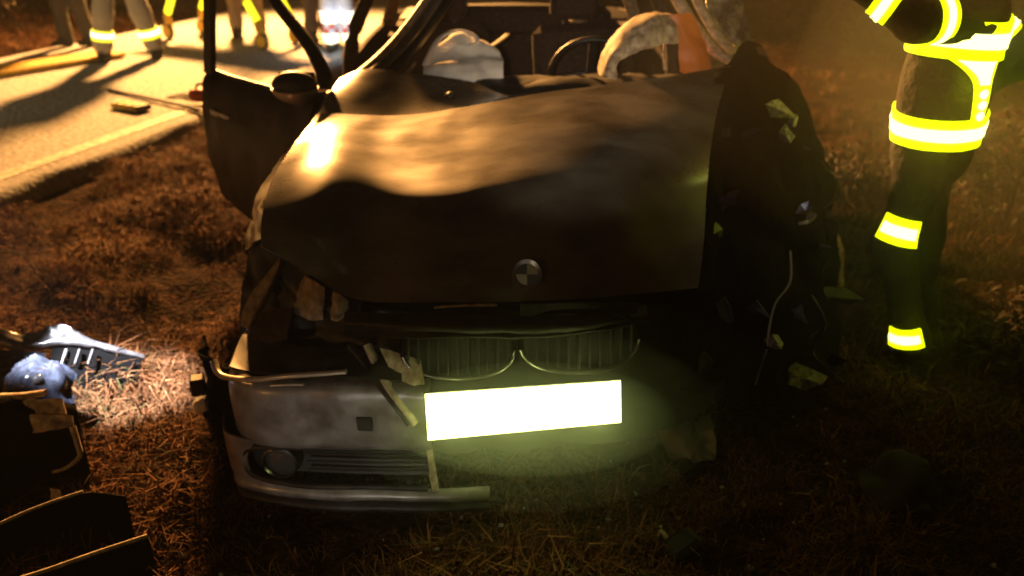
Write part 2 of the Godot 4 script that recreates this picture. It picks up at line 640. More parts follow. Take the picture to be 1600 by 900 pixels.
# a band that lies on the flesh around a centre: heights from the axis, angles a0..a1
func band(st: SurfaceTool, bones: Array, c: Vector3, axis: Vector3, half: float, proud: float, a0 := 0.0, a1 := TAU, sag := 0.0, thick := 0.004) -> void:
	axis = axis.normalized()
	var x := (Vector3.UP if absf(axis.y) < 0.7 else Vector3.BACK).cross(axis).normalized()
	var y := axis.cross(x)
	var n := maxi(6, int((a1 - a0) / 0.2))
	var outer := []
	for j in 4:
		var line := []
		for i in n + 1:
			var a := lerpf(a0, a1, float(i) / n)
			var d := x * cos(a) + y * sin(a)
			var o := c + axis * (half * (j / 1.5 - 1.0) + sag * sin(a * 2.0))
			var r := 0.0
			while r < 0.45:
				var s := 0.0
				for bo in bones:
					s += exp(-K * bone_gap(o + d * r, bo))
				if s < 1.0: break
				r += 0.004
			line.append([o, d, r])
		outer.append(line)
	st.set_smooth_group(1)
	for j in 3:
		for i in n:
			var q := []
			for e in [[0, 0], [0, 1], [1, 1], [1, 0]]:
				var v: Array = outer[j + e[0]][i + e[1]]
				q.append(v[0] + v[1] * (v[2] + proud))
			quad(st, q[0], q[1], q[2], q[3])
	st.set_smooth_group(-1)
	for i in n:
		for j in [0, 3]:
			var v: Array = outer[j][i]
			var w: Array = outer[j][i + 1]
			quad(st, v[0] + v[1] * (v[2] + proud), w[0] + w[1] * (w[2] + proud), w[0] + w[1] * (w[2] - thick), v[0] + v[1] * (v[2] - thick))

# a strip laid on the flesh: rows of [axis point, middle angle, half angle] round the upright
func ribbon(st: SurfaceTool, bones: Array, rows: Array, proud: float) -> void:
	var g := []
	for e in rows:
		var line := []
		for i in 7:
			var a: float = e[1] + e[2] * (i / 3.0 - 1.0)
			var d := Vector3(-cos(a), 0, sin(a))
			var r := 0.0
			while r < 0.45:
				var f := 0.0
				for bo in bones:
					f += exp(-K * bone_gap(e[0] + d * r, bo))
				if f < 1.0: break
				r += 0.003
			line.append(e[0] + d * (r + proud))
		g.append(line)
	st.append_from(sheet(g, 3, 0.004), 0, Transform3D())

func hand_bones(wrist: Vector3, d: Vector3, palm_n: Vector3, c: Color, glove: float, mirror: float) -> Array:
	d = d.normalized()
	var side := d.cross(palm_n).normalized() * mirror
	palm_n = side.cross(d).normalized() * mirror
	var out := [[wrist - d * 0.03, wrist + d * 0.03, 0.03 + glove, 0.03 + glove, c]]
	var lens := [0.068, 0.076, 0.072, 0.055]
	for i in 4:
		var s := (i - 1.5) * 0.021
		out.append([wrist + d * 0.02 + side * s * 0.7, wrist + d * 0.085 + side * s, 0.014 + glove, 0.012 + glove, c])
		var k0 := wrist + d * 0.088 + side * s
		var k1: Vector3 = k0 + (d * 0.8 + palm_n * 0.5).normalized() * lens[i] * 0.5
		var k2: Vector3 = k1 + (d * 0.35 + palm_n * 0.9).normalized() * lens[i] * 0.5
		out.append([k0, k1, 0.0095 + glove * 0.5, 0.009 + glove * 0.5, c])
		out.append([k1, k2, 0.009 + glove * 0.5, 0.008 + glove * 0.5, c])
	var t0 := wrist + d * 0.03 - side * 0.032
	var t1 := t0 + (d * 0.7 - side * 0.6 + palm_n * 0.3).normalized() * 0.04
	out.append([t0, t1, 0.013 + glove, 0.011 + glove * 0.6, c])
	out.append([t1, t1 + (d * 0.8 + palm_n * 0.5).normalized() * 0.03, 0.011 + glove * 0.6, 0.009 + glove * 0.5, c])
	return out

# j: joints in world metres. Returns the bones so that tape can be laid on them.
func person(called: String, label: String, j: Dictionary, look: Dictionary, cell: float, group := "") -> Array:
	var base: Vector3 = (j.foot_l + j.foot_r) * 0.5
	base.y = minf(j.foot_l.y, j.foot_r.y)
	var o := thing(called, label, "person", base, group)
	var tr: Color = look.trousers
	var tp: Color = look.top
	var bt: Color = look.boots
	var sk := Color(0.36, 0.2, 0.13)
	var hd: Color = look.get("hands", sk)
	var baggy: float = look.get("baggy", 0.0)
	var bulk: float = look.get("bulk", 0.0)
	var fw: Vector3 = j.forward
	var bones := []
	for s in ["l", "r"]:
		var foot: Vector3 = j["foot_" + s]
		var knee: Vector3 = j["knee_" + s]
		var hip: Vector3 = j["hip_" + s]
		var toe: Vector3 = j.get("toe_" + s, fw)
		var ankle := foot + Vector3.UP * 0.10
		var hem := ankle.lerp(knee, 0.18)
		bones.append([foot + Vector3.UP * 0.045 - toe * 0.03, foot + Vector3.UP * 0.038 + toe * 0.15, 0.045, 0.036, bt])
		bones.append([foot + Vector3.UP * 0.05 - toe * 0.03, hem, 0.052, 0.058, bt])
		bones.append([hem + Vector3.UP * 0.015, knee, 0.066 + baggy, 0.066 + baggy * 0.8, tr])
		bones.append([knee, hip, 0.07 + baggy * 0.8, 0.092 + baggy * 0.6, tr])
		var sh: Vector3 = j["shoulder_" + s]
		var el: Vector3 = j["elbow_" + s]
		var wr: Vector3 = j["wrist_" + s]
		bones.append([sh, el, 0.058 + bulk * 0.5, 0.048 + bulk * 0.5, tp])
		bones.append([el, wr, 0.047 + bulk * 0.5, 0.037 + bulk * 0.3, tp])
	var pel: Vector3 = (j.hip_l + j.hip_r) * 0.5
	var neck: Vector3 = j.neck
	var side: Vector3 = (j.shoulder_r - j.shoulder_l).normalized()
	for s in [-1.0, 1.0]:
		bones.append([pel + side * 0.06 * s + Vector3.DOWN * 0.03, pel.lerp(neck, 0.35) + side * 0.055 * s, 0.105 + bulk, 0.10 + bulk, tp if look.get("coat", false) else tr])
		bones.append([pel.lerp(neck, 0.3) + side * 0.06 * s, pel.lerp(neck, 0.78) + side * 0.08 * s, 0.105 + bulk, 0.11 + bulk, tp])
	bones.append([j.shoulder_l, j.shoulder_r, 0.062 + bulk * 0.4, 0.062 + bulk * 0.4, tp])
	bones.append([pel.lerp(neck, 0.8), neck, 0.10, 0.06, tp])
	var head: Vector3 = neck + Vector3.UP * 0.16 + fw * 0.03
	bones.append([neck, head - Vector3.UP * 0.03, 0.052, 0.055, sk])
	var st := begin()
	flesh(st, bones, cell)
	# head with brow, nose, jaw and ears
	var hb := [[head + Vector3.UP * 0.035, head + Vector3.UP * 0.03 - fw * 0.03, 0.086, 0.084, sk], [head - Vector3.UP * 0.03 + fw * 0.03, head - Vector3.UP * 0.07 + fw * 0.055, 0.062, 0.036, sk],
		[head + Vector3.UP * 0.015 + fw * 0.088, head - Vector3.UP * 0.025 + fw * 0.108, 0.010, 0.015, sk], [head - Vector3.UP * 0.055 + fw * 0.083 - side * 0.018, head - Vector3.UP * 0.055 + fw * 0.083 + side * 0.018, 0.011, 0.011, sk * 0.7]]
	for s in [-1.0, 1.0]:
		hb.append([head + side * 0.085 * s + Vector3.UP * 0.015, head + side * 0.082 * s - Vector3.UP * 0.02, 0.016, 0.012, sk])
	hb.append([head, neck, 0.05, 0.05, sk])
	flesh(st, hb, 0.009, 90.0)
	for s in ["l", "r"]:
		var d: Vector3 = (j["wrist_" + s] - j["elbow_" + s]).normalized()
		flesh(st, hand_bones(j["wrist_" + s], d, j.get("palm_" + s, side * (1.0 if s == "l" else -1.0)), hd, look.get("glove", 0.0), 1.0 if s == "l" else -1.0), 0.0058, 160.0)
	put("body", done(st), M.cloth, o)
	var ey := begin()
	for s in [-1.0, 1.0]:
		lathe(ey, head + Vector3.UP * 0.012 + fw * 0.078 + side * 0.032 * s, fw, [Vector2(0.012, 0.0), Vector2(0.008, 0.008), Vector2(0.0, 0.010)], 10)
	put("eyes", done(ey), M.rubber, o)
	st = begin()
	var hat: Color = look.get("hat", Color(0.02, 0.015, 0.01))
	if look.get("helmet", false):
		lathe(st, head + Vector3.UP * 0.045, Vector3.UP, [Vector2(0.15, -0.01), Vector2(0.118, 0.005), Vector2(0.112, 0.05), Vector2(0.085, 0.095), Vector2(0.04, 0.118), Vector2(0.0, 0.122)], 20)
		var hm := mat("helmet_%s" % o.name, hat.linear_to_srgb(), 0.35)
		put("helmet", done(st), hm, o)
	else:
		lathe(st, head + Vector3.UP * 0.05 - fw * 0.02, Vector3.UP, [Vector2(0.094, -0.02), Vector2(0.098, 0.01), Vector2(0.088, 0.045), Vector2(0.055, 0.075), Vector2(0.0, 0.085)], 16)
		put("hair", done(st), M.rubber, o)
	return [o, bones, pel, neck]

# joints of someone standing at "at" and facing "yaw" (0 looks towards +z)
func stance(at: Vector3, yaw: float, apart: float, stride: float, tall := 1.75) -> Dictionary:
	var f := Vector3(sin(yaw), 0, cos(yaw))
	var s := Vector3(-f.z, 0, f.x)          # towards the person's right
	var u := tall / 1.75
	var j := {"forward": f}
	for e in [["l", -1.0], ["r", 1.0]]:
		var g: float = e[1]
		j["foot_" + e[0]] = at + s * apart * 0.5 * g + f * stride * 0.5 * g
		j["hip_" + e[0]] = at + s * 0.09 * g + Vector3.UP * 0.92 * u
		j["knee_" + e[0]] = (j["foot_" + e[0]] + Vector3.UP * 0.1).lerp(j["hip_" + e[0]], 0.46) + f * 0.04
		j["shoulder_" + e[0]] = at + s * 0.19 * g + Vector3.UP * 1.43 * u
		j["elbow_" + e[0]] = at + s * 0.26 * g + Vector3.UP * 1.15 * u - f * 0.02
		j["wrist_" + e[0]] = at + s * 0.25 * g + Vector3.UP * 0.92 * u + f * 0.12
	j.neck = at + Vector3.UP * 1.5 * u
	return j

func ring_on(fig: Array, bones: Array, called: String, c: Vector3, axis: Vector3, half: float, proud: float, m: Material, a0 := 0.0, a1 := TAU) -> void:
	var st := begin()
	band(st, bones, c, axis, half, proud, a0, a1)
	put(called, done(st), m, fig[0])

func halo(at: Vector3, c: Color, e: float, size: float, parent: Node = self) -> void:
	var l := OmniLight3D.new()
	l.name = "added_halo_light"
	l.light_color = c
	l.light_energy = e
	l.light_size = size
	l.omni_range = 8.0
	l.omni_attenuation = 2.0
	l.shadow_enabled = true
	parent.add_child(l, true)
	l.position = at - origin_of(parent)

# ---------------------------------------------------------------- the wrecked car
func V(x: float, y: float, z: float) -> Vector3:
	return Vector3(x, y, z)

func build_car() -> void:
	var car := thing("wrecked_car", "crashed silver car with crumpled bonnet, roof gone and one door hanging open", "car", CAR)
	# bonnet: front face pushed up steep, then a flat crest and a fold
	var bonnet := put("bonnet", sheet([
		[V(-0.689, 0.838, -2.120), V(-0.571, 0.761, -2.120), V(-0.431, 0.685, -2.100), V(-0.194, 0.697, -2.060), V(0.040, 0.710, -2.040), V(0.282, 0.711, -2.070), V(0.542, 0.674, -2.200)],
		[V(-0.700, 0.896, -2.200), V(-0.549, 0.888, -2.160), V(-0.414, 0.811, -2.170), V(-0.195, 0.812, -2.130), V(0.044, 0.819, -2.120), V(0.285, 0.823, -2.150), V(0.570, 0.791, -2.300)],
		[V(-0.716, 0.949, -2.440), V(-0.545, 0.959, -2.330), V(-0.387, 0.925, -2.280), V(-0.180, 0.935, -2.230), V(0.054, 0.946, -2.220), V(0.314, 0.953, -2.300), V(0.605, 0.916, -2.480)],
		[V(-0.703, 0.984, -2.720), V(-0.566, 0.989, -2.620), V(-0.403, 0.973, -2.550), V(-0.178, 0.977, -2.500), V(0.079, 1.016, -2.500), V(0.365, 1.046, -2.600), V(0.676, 1.035, -2.750)],
		[V(-0.693, 1.014, -2.930), V(-0.639, 1.012, -2.940), V(-0.447, 1.002, -2.950), V(-0.229, 1.022, -2.950), V(0.011, 1.064, -2.950), V(0.343, 1.105, -3.000), V(0.800, 1.147, -3.100)]], 9, 0.006, 0.008, 1.1, 3, false, true), M.paint, car)
	put("bonnet_fold", sheet([
		[V(-0.693, 1.012, -2.932), V(-0.639, 1.010, -2.942), V(-0.447, 1.000, -2.952), V(-0.229, 1.020, -2.952), V(0.011, 1.062, -2.952), V(0.343, 1.103, -3.002), V(0.800, 1.145, -3.102)],
		[V(-0.696, 1.006, -2.993), V(-0.633, 0.986, -2.993), V(-0.442, 0.962, -3.000), V(-0.220, 0.979, -3.000), V(0.005, 1.026, -3.007), V(0.344, 1.069, -3.040), V(0.800, 1.112, -3.133)],
		[V(-0.700, 1.012, -3.120), V(-0.628, 0.992, -3.100), V(-0.436, 0.968, -3.100), V(-0.210, 0.985, -3.100), V(0.000, 1.032, -3.120), V(0.345, 1.065, -3.120), V(0.800, 1.108, -3.200)],
		[V(-0.701, 1.045, -3.420), V(-0.596, 1.075, -3.450), V(-0.387, 1.058, -3.450), V(-0.158, 1.030, -3.420), V(0.012, 1.009, -3.250), V(0.360, 1.034, -3.250), V(0.800, 1.075, -3.300)]], 8, 0.006, 0.006, 1.6, 5), M.paint, bonnet)
	put("torn_edge", sheet([
		[V(0.544, 0.670, -2.202), V(0.583, 0.639, -2.225), V(0.600, 0.580, -2.250)],
		[V(0.572, 0.787, -2.302), V(0.615, 0.752, -2.340), V(0.635, 0.690, -2.380)],
		[V(0.607, 0.912, -2.482), V(0.659, 0.870, -2.530), V(0.690, 0.800, -2.580)],
		[V(0.678, 1.031, -2.752), V(0.733, 0.984, -2.800), V(0.765, 0.910, -2.850)],
		[V(0.802, 1.143, -3.102), V(0.855, 1.109, -3.150), V(0.885, 1.050, -3.200)],
		[V(0.802, 1.104, -3.202), V(0.855, 1.081, -3.225), V(0.885, 1.030, -3.250)],
		[V(0.802, 1.071, -3.302), V(0.855, 1.050, -3.325), V(0.885, 1.000, -3.350)]], 6, 0.006, 0.02, 7.0, 8), M.shaded_torn_metal, bonnet)  # dark colour stands in for an unlit bonnet edge
	# round badge on the steep front of the bonnet
	var n := V(0, 0.45, 0.89).normalized()
	var st := begin()
	var ec := V(0.041, 0.772, -2.078)
	lathe(st, ec, n, [Vector2(0.030, 0.0), Vector2(0.030, 0.006), Vector2(0.041, 0.007), Vector2(0.043, 0.0)], 32)
	var badge := put("emblem", done(st), M.chrome, bonnet)
	for q in 4:
		st = begin()
		var ex := V(1, 0, 0)
		var ey := n.cross(ex)
		for k in 8:
			var a := (q + k / 8.0) * PI / 2
			var b := (q + (k + 1) / 8.0) * PI / 2
			for v in [ec + n * 0.006, ec + n * 0.005 + (ex * cos(a) + ey * sin(a)) * 0.03, ec + n * 0.005 + (ex * cos(b) + ey * sin(b)) * 0.03]:
				st.add_vertex(v)
		put("quarter", done(st), M.emblem_blue if q % 2 else M.emblem_white, badge)
	put("washer_nozzle", blob(V(-0.235, 1.025, -3.18), V(0.022, 0.014, 0.02)), M.black_plastic, bonnet)
	# dark engine bay under the bonnet
	put("engine_bay", sheet([
		[V(-0.74, 0.66, -2.45), V(-0.4, 0.62, -2.2), V(0.0, 0.63, -2.16), V(0.4, 0.62, -2.2), V(0.78, 0.6, -2.5)],
		[V(-0.74, 0.4, -2.42), V(-0.4, 0.42, -2.16), V(0.0, 0.4, -2.13), V(0.4, 0.4, -2.18), V(0.76, 0.4, -2.45)],
		[V(-0.74, 0.16, -2.4), V(-0.4, 0.16, -2.14), V(0.0, 0.18, -2.12), V(0.4, 0.18, -2.18), V(0.74, 0.2, -2.45)]], 6, 0.02, 0.06, 9.0, 5), M.black_plastic, car)
	boxed("engine_block", V(0.0, 0.52, -2.85), V(1.3, 0.62, 1.0), M.black_plastic, car, Basis(), 0.05)
	# cross member over the grilles
	put("cross_member", sheet([
		[V(-0.465, 0.655, -2.075), V(-0.283, 0.677, -2.015), V(-0.07, 0.69, -1.985), V(0.04, 0.69, -1.975), V(0.174, 0.692, -1.985), V(0.368, 0.684, -2.055)],
		[V(-0.465, 0.635, -2.050), V(-0.283, 0.66, -1.980), V(-0.07, 0.672, -1.945), V(0.04, 0.672, -1.940), V(0.174, 0.68, -1.945), V(0.368, 0.672, -2.025)],
		[V(-0.465, 0.622, -2.065), V(-0.283, 0.65, -1.995), V(-0.07, 0.66, -1.960), V(0.04, 0.665, -1.955), V(0.174, 0.672, -1.960), V(0.368, 0.662, -2.035)],
		[V(-0.465, 0.60, -2.045), V(-0.283, 0.628, -1.975), V(-0.07, 0.648, -1.940), V(0.04, 0.65, -1.935), V(0.174, 0.66, -1.940), V(0.368, 0.65, -2.015)]], 5, 0.008, 0.008, 9.0, 2), M.dark_or_shaded_paint, car)
	tubed("trim_strip", [V(-0.21, 0.700, -2.02), V(-0.13, 0.712, -2.008), V(-0.04, 0.716, -2.003)], 0.006, M.pale_plastic, car, -1, 6, 0.5)
	# two kidney shaped grilles, each a chrome ring with upright slats
	for g in [[V(-0.147, 0.592, -1.965), 0.152, 0.072, 0.0], [V(0.182, 0.622, -1.965), 0.160, 0.082, 0.03]]:
		var c: Vector3 = g[0]
		var ring := []
		for k in 33:
			var a := TAU * k / 32
			var ca := cos(a)
			var sa := sin(a)
			var x: float = signf(ca) * pow(absf(ca), 0.75) * g[1]
			var y: float = signf(sa) * pow(absf(sa), 0.85) * g[2]
			ring.append(c + V(x, y + x * g[3], -y * 0.28 - absf(x) * 0.08))
		st = begin()
		tube(st, PackedVector3Array(ring.slice(17, 33)), 0.0068, 0.0068, 8)
		var kg := put("kidney_grille", done(st), M.dull_chrome, car)
		st = begin()
		tube(st, PackedVector3Array(ring.slice(0, 18)), 0.0068, 0.0068, 8)
		put("shaded_upper_rim", done(st), M.matte_black, kg)  # upper half of the chrome ring coloured black in place of shade
		for k in 11:
			var t := (k - 5) / 5.6
			var hh: float = g[2] * pow(1.0 - pow(absf(t), 2.4), 0.5) * 0.96
			var x: float = t * g[1]
			st = begin()
			bar(st, c + V(x, -hh + x * g[3], hh * 0.28 - absf(x) * 0.08 - 0.012), c + V(x, hh + x * g[3], -hh * 0.28 - absf(x) * 0.08 - 0.012), 0.006, 0.018, V(0, 0, 1))
			put("slat", done(st), M.black_plastic, kg)
		# dark mesh behind the slats
		put("grille_backing", sheet([[c + V(-g[1], g[2], -0.07), c + V(0, g[2] * 1.1, -0.06), c + V(g[1], g[2], -0.07)], [c + V(-g[1], -g[2], -0.03), c + V(0, -g[2] * 1.1, -0.02), c + V(g[1], -g[2], -0.03)]], 4, 0.005), M.dark_or_shaded_paint, kg)
	# torn bumper: only the half on the left of the picture is still there
	var top := [V(-0.86, 0.44, -2.55), V(-0.85, 0.452, -2.27), V(-0.822, 0.458, -2.11), V(-0.765, 0.466, -2.02), V(-0.68, 0.478, -1.978), V(-0.525, 0.495, -1.95), V(-0.346, 0.511, -1.925), V(-0.222, 0.517, -1.915)]
	var rows := []
	for e in [[0.0, -0.035], [0.012, 0.0], [0.055, 0.012], [0.115, 0.013], [0.160, 0.013], [0.192, 0.010], [0.206, -0.012]]:
		var line := []
		for p in top:
			line.append(p + V(-e[1] * 0.4 * smoothstep(-0.6, -0.85, p.x), -e[0], e[1]))
		rows.append(line)
	var bumper := put("front_bumper", sheet(rows, 6, 0.006, 0.006, 5.0, 4), M.bumper_paint, car)
	# lower part round the opening, rounded at the outer end
	put("bumper_corner", sheet([
		[V(-0.90, 0.25, -2.5), V(-0.895, 0.262, -2.22), V(-0.855, 0.275, -2.07), V(-0.80, 0.285, -2.015), V(-0.735, 0.292, -1.985)],
		[V(-0.90, 0.19, -2.5), V(-0.89, 0.2, -2.22), V(-0.855, 0.205, -2.07), V(-0.81, 0.21, -2.02), V(-0.775, 0.22, -2.0)],
		[V(-0.89, 0.12, -2.5), V(-0.88, 0.13, -2.22), V(-0.85, 0.14, -2.07), V(-0.81, 0.146, -2.02), V(-0.765, 0.15, -1.995)]], 6, 0.006), M.bumper_paint, bumper)
	put("arch_liner", sheet([
		[V(-0.80, 0.46, -2.09), V(-0.88, 0.45, -2.16), V(-0.97, 0.42, -2.28), V(-1.0, 0.40, -2.42)],
		[V(-0.81, 0.30, -2.09), V(-0.89, 0.29, -2.15), V(-0.98, 0.27, -2.27), V(-1.01, 0.25, -2.42)],
		[V(-0.82, 0.12, -2.10), V(-0.88, 0.08, -2.16), V(-0.95, 0.05, -2.27), V(-0.99, 0.05, -2.42)]], 6, 0.006, 0.04, 7.0, 3), M.matte_black, bumper)
	put("air_intake", sheet([
		[V(-0.80, 0.275, -2.06), V(-0.6, 0.29, -2.03), V(-0.4, 0.305, -2.0), V(-0.225, 0.312, -1.985)],
		[V(-0.80, 0.21, -2.07), V(-0.6, 0.225, -2.04), V(-0.4, 0.24, -2.01), V(-0.225, 0.245, -1.995)],
		[V(-0.80, 0.14, -2.05), V(-0.6, 0.155, -2.02), V(-0.4, 0.168, -1.99), V(-0.225, 0.175, -1.975)]], 4, 0.005), M.black_plastic, bumper)
	for k in 4:
		var y := 0.182 + k * 0.028
		tubed("intake_bar", [V(-0.60, y + 0.0, -1.995), V(-0.42, y + 0.012, -1.972), V(-0.235, y + 0.022, -1.957)], 0.004, M.rubber, bumper, -1, 6)
	tubed("intake_rim", [V(-0.24, 0.312, -1.918), V(-0.5, 0.292, -1.945), V(-0.68, 0.277, -1.972), V(-0.765, 0.25, -1.998), V(-0.785, 0.205, -2.008), V(-0.755, 0.16, -1.99), V(-0.6, 0.160, -1.945), V(-0.4, 0.176, -1.92), V(-0.24, 0.182, -1.905)], 0.009, M.dark_or_shaded_paint, bumper, -1, 8)
	# two ribs of the lip below the opening
	for e in [[0.0, 0.0, M.bumper_paint, 0.02], [-0.052, -0.006, M.dark_or_shaded_paint, 0.014]]:
		var sh := V(0, e[0], e[1])
		var d := V(0, -e[3], 0.006)
		var b := V(0, -e[3] * 2.0, -0.012)
		var pts := [V(-0.88, 0.13, -2.3), V(-0.84, 0.136, -2.06), V(-0.765, 0.145, -1.985), V(-0.554, 0.158, -1.93), V(-0.366, 0.17, -1.91), V(-0.2, 0.175, -1.90), V(-0.064, 0.180, -1.905)]
		put("bumper_lip", sheet([pts.map(func(p): return p + sh + V(0, 0, -0.012)), pts.map(func(p): return p + sh + d), pts.map(func(p): return p + sh + b)], 5, 0.006, 0.004, 6.0, 6), e[2], bumper)
	st = begin()
	lathe(st, V(-0.675, 0.205, -2.03), V(-0.12, 0.02, 1), [Vector2(0.0, 0.008), Vector2(0.03, 0.012), Vector2(0.047, 0.02), Vector2(0.047, 0.034), Vector2(0.053, 0.036), Vector2(0.055, 0.0)], 28)
	var fog := put("fog_lamp", done(st), M.dark_or_shaded_paint, bumper)
	st = begin()
	lathe(st, V(-0.675, 0.205, -2.03), V(-0.12, 0.02, 1), [Vector2(0.047, 0.03), Vector2(0.03, 0.036), Vector2(0.0, 0.039)], 28)
	put("lens", done(st), M.lamp_glass, fog)
	st = begin()
	lathe(st, V(-0.675, 0.205, -2.03) + V(-0.12, 0.02, 1).normalized() * 0.04, V(-0.12, 0.02, 1), [Vector2(0.052, -0.006), Vector2(0.055, 0.002), Vector2(0.05, 0.006), Vector2(0.046, 0.0)], 28)
	put("lens_ring", done(st), M.dull_chrome, fog)
	boxed("towing_eye_cover", V(-0.404, 0.396, -1.914), V(0.046, 0.046, 0.012), M.black_plastic, bumper, Basis(V(0, 1, 0), -0.1) * Basis(V(0, 0, 1), 0.04))
	# torn edge of the bumper and the bent strut that runs down to the plate
	put("torn_edge", sheet([[V(-0.236, 0.31, -1.905), V(-0.232, 0.24, -1.9), V(-0.226, 0.178, -1.898)], [V(-0.222, 0.31, -1.915), V(-0.214, 0.24, -1.91), V(-0.208, 0.178, -1.905)]], 5, 0.004, 0.01, 14.0, 3), M.pale_plastic, bumper)
	for e in [[0.0, M.pale_plastic, 0.014], [-0.05, M.dark_or_shaded_paint, 0.012]]:
		tubed("bent_strut", [V(-0.40 + e[0], 0.585, -2.02), V(-0.372 + e[0] * 0.6, 0.543, -1.985), V(-0.329 + e[0] * 0.4, 0.5, -1.925), V(-0.288 + e[0] * 0.3, 0.448, -1.900), V(-0.262 + e[0] * 0.3, 0.412, -1.888)], e[2], e[1], car, -1, 8, 0.6)
	put("bracket_plate", sheet([[V(-0.36, 0.585, -2.0), V(-0.30, 0.575, -1.985), V(-0.25, 0.56, -1.98)], [V(-0.31, 0.5, -1.94), V(-0.27, 0.5, -1.935), V(-0.235, 0.51, -1.93)], [V(-0.262, 0.44, -1.92), V(-0.25, 0.46, -1.915), V(-0.232, 0.48, -1.915)]], 4, 0.004, 0.012, 12.0, 6), M.pale_plastic, car)
	# bright strip below the broken headlamp
	tubed("trim_strip", [V(-0.875, 0.475, -2.12), V(-0.835, 0.462, -2.06), V(-0.724, 0.494, -1.985), V(-0.618, 0.526, -1.95), V(-0.523, 0.542, -1.935), V(-0.445, 0.552, -1.93)], 0.011, M.trim_silver, car, 0.009, 8, 0.7)
	tubed("trim_strip", [V(-0.668, 0.483, -1.972), V(-0.62, 0.492, -1.962), V(-0.571, 0.497, -1.955)], 0.006, M.trim_silver, car, -1, 6, 0.6)
	put("bumper_shelf", sheet([[V(-0.84, 0.46, -2.3), V(-0.6, 0.53, -2.1), V(-0.42, 0.545, -2.02), V(-0.3, 0.55, -2.0)], [V(-0.82, 0.455, -2.1), V(-0.6, 0.495, -1.985), V(-0.42, 0.515, -1.95), V(-0.3, 0.52, -1.935)]], 5, 0.01, 0.015, 8.0, 3), M.dark_or_shaded_paint, car)
	# number plate; its emissive face stands in for light thrown straight back
	var pn := [V(-0.235, 0.505, -1.897), V(0.290, 0.547, -1.897), V(0.297, 0.422, -1.887), V(-0.232, 0.363, -1.887)]
	var cx: Vector3 = (pn[0] + pn[1] + pn[2] + pn[3]) / 4.0
	var ex: Vector3 = (pn[1] - pn[0]).normalized()
	var ez: Vector3 = ex.cross((pn[0] - pn[3]).normalized()).normalized()
	for e in [[V(1.5, 0.7, 0.7), 0.03, "thin outer haze added to spread the plate glow over the grass"], [V(1.0, 0.52, 0.42), 0.17, "denser haze added close round the bright number plate"], [V(0.76, 0.32, 0.26), 0.6, "thickest haze added right in front of the number plate for its bloom"]]:
		var bloom_haze := FogVolume.new()  # haze added to imitate lens bloom round the plate
		bloom_haze.name = numbered("bloom_haze")
		bloom_haze.shape = RenderingServer.FOG_VOLUME_SHAPE_ELLIPSOID
		bloom_haze.size = e[0]
		var fm := FogMaterial.new()
		fm.resource_name = "bloom_haze"
		fm.density = e[1]
		fm.albedo = Color(0.98, 1.0, 0.92)
		bloom_haze.material = fm
		add_child(bloom_haze)
		bloom_haze.position = V(0.05, 0.46, -1.84)
		tag(bloom_haze, e[2], "bloom_haze", "", "stuff")
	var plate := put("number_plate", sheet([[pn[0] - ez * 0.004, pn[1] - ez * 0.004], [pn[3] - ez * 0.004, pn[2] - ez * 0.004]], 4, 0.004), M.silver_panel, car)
	put("emissive_plate_face", sheet([[pn[0].lerp(cx, 0.01) + ez * 0.004, pn[1].lerp(cx, 0.01) + ez * 0.004], [pn[3].lerp(cx, 0.01) + ez * 0.004, pn[2].lerp(cx, 0.01) + ez * 0.004]], 4, 0.003), M.plate_glow, plate)
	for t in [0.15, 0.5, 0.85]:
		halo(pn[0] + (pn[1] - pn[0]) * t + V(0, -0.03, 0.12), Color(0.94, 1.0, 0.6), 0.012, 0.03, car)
	# smashed headlamp: bent reflector plates in a black hollow
	put("wing_flap", sheet([
		[V(-0.703, 0.721, -2.32), V(-0.74, 0.679, -2.28), V(-0.775, 0.64, -2.25), V(-0.801, 0.595, -2.22), V(-0.81, 0.55, -2.2)],
		[V(-0.70, 0.705, -2.30), V(-0.72, 0.66, -2.26), V(-0.745, 0.615, -2.23), V(-0.768, 0.58, -2.21), V(-0.785, 0.545, -2.19)],
		[V(-0.705, 0.69, -2.32), V(-0.722, 0.643, -2.29), V(-0.743, 0.593, -2.26), V(-0.764, 0.56, -2.23), V(-0.78, 0.545, -2.2)]], 5, 0.005), M.beige_trim, car)
	for e in [[[V(-0.644, 0.591, -2.2), V(-0.616, 0.693, -2.25), V(-0.545, 0.674, -2.2), V(-0.551, 0.59, -2.16)], M.beige_trim],
			[[V(-0.522, 0.6, -2.14), V(-0.513, 0.678, -2.17), V(-0.467, 0.662, -2.14), V(-0.477, 0.622, -2.13)], M.beige_trim],
			[[V(-0.788, 0.504, -2.2), V(-0.765, 0.58, -2.22), V(-0.64, 0.622, -2.18), V(-0.658, 0.532, -2.15)], M.seat_cloth]]:
		var q: Array = e[0]
		var mid: Vector3 = (q[0] + q[1] + q[2] + q[3]) / 4.0
		put("reflector_plate", sheet([[q[1], (q[1] + q[2]) * 0.5 + V(0, 0.008, 0.01), q[2]], [(q[0] + q[1]) * 0.5, mid + V(0, 0, 0.022), (q[2] + q[3]) * 0.5], [q[0], (q[0] + q[3]) * 0.5 + V(0, -0.006, 0.008), q[3]]], 4, 0.004, 0.014, 12.0, 8), e[1], car)
	put("lamp_hollow", sheet([
		[V(-0.8, 0.75, -2.42), V(-0.62, 0.7, -2.3), V(-0.42, 0.67, -2.18)],
		[V(-0.82, 0.6, -2.36), V(-0.62, 0.58, -2.24), V(-0.42, 0.6, -2.14)],
		[V(-0.84, 0.44, -2.3), V(-0.62, 0.46, -2.2), V(-0.42, 0.5, -2.1)]], 5, 0.02, 0.05, 9.0, 2), M.black_plastic, car)
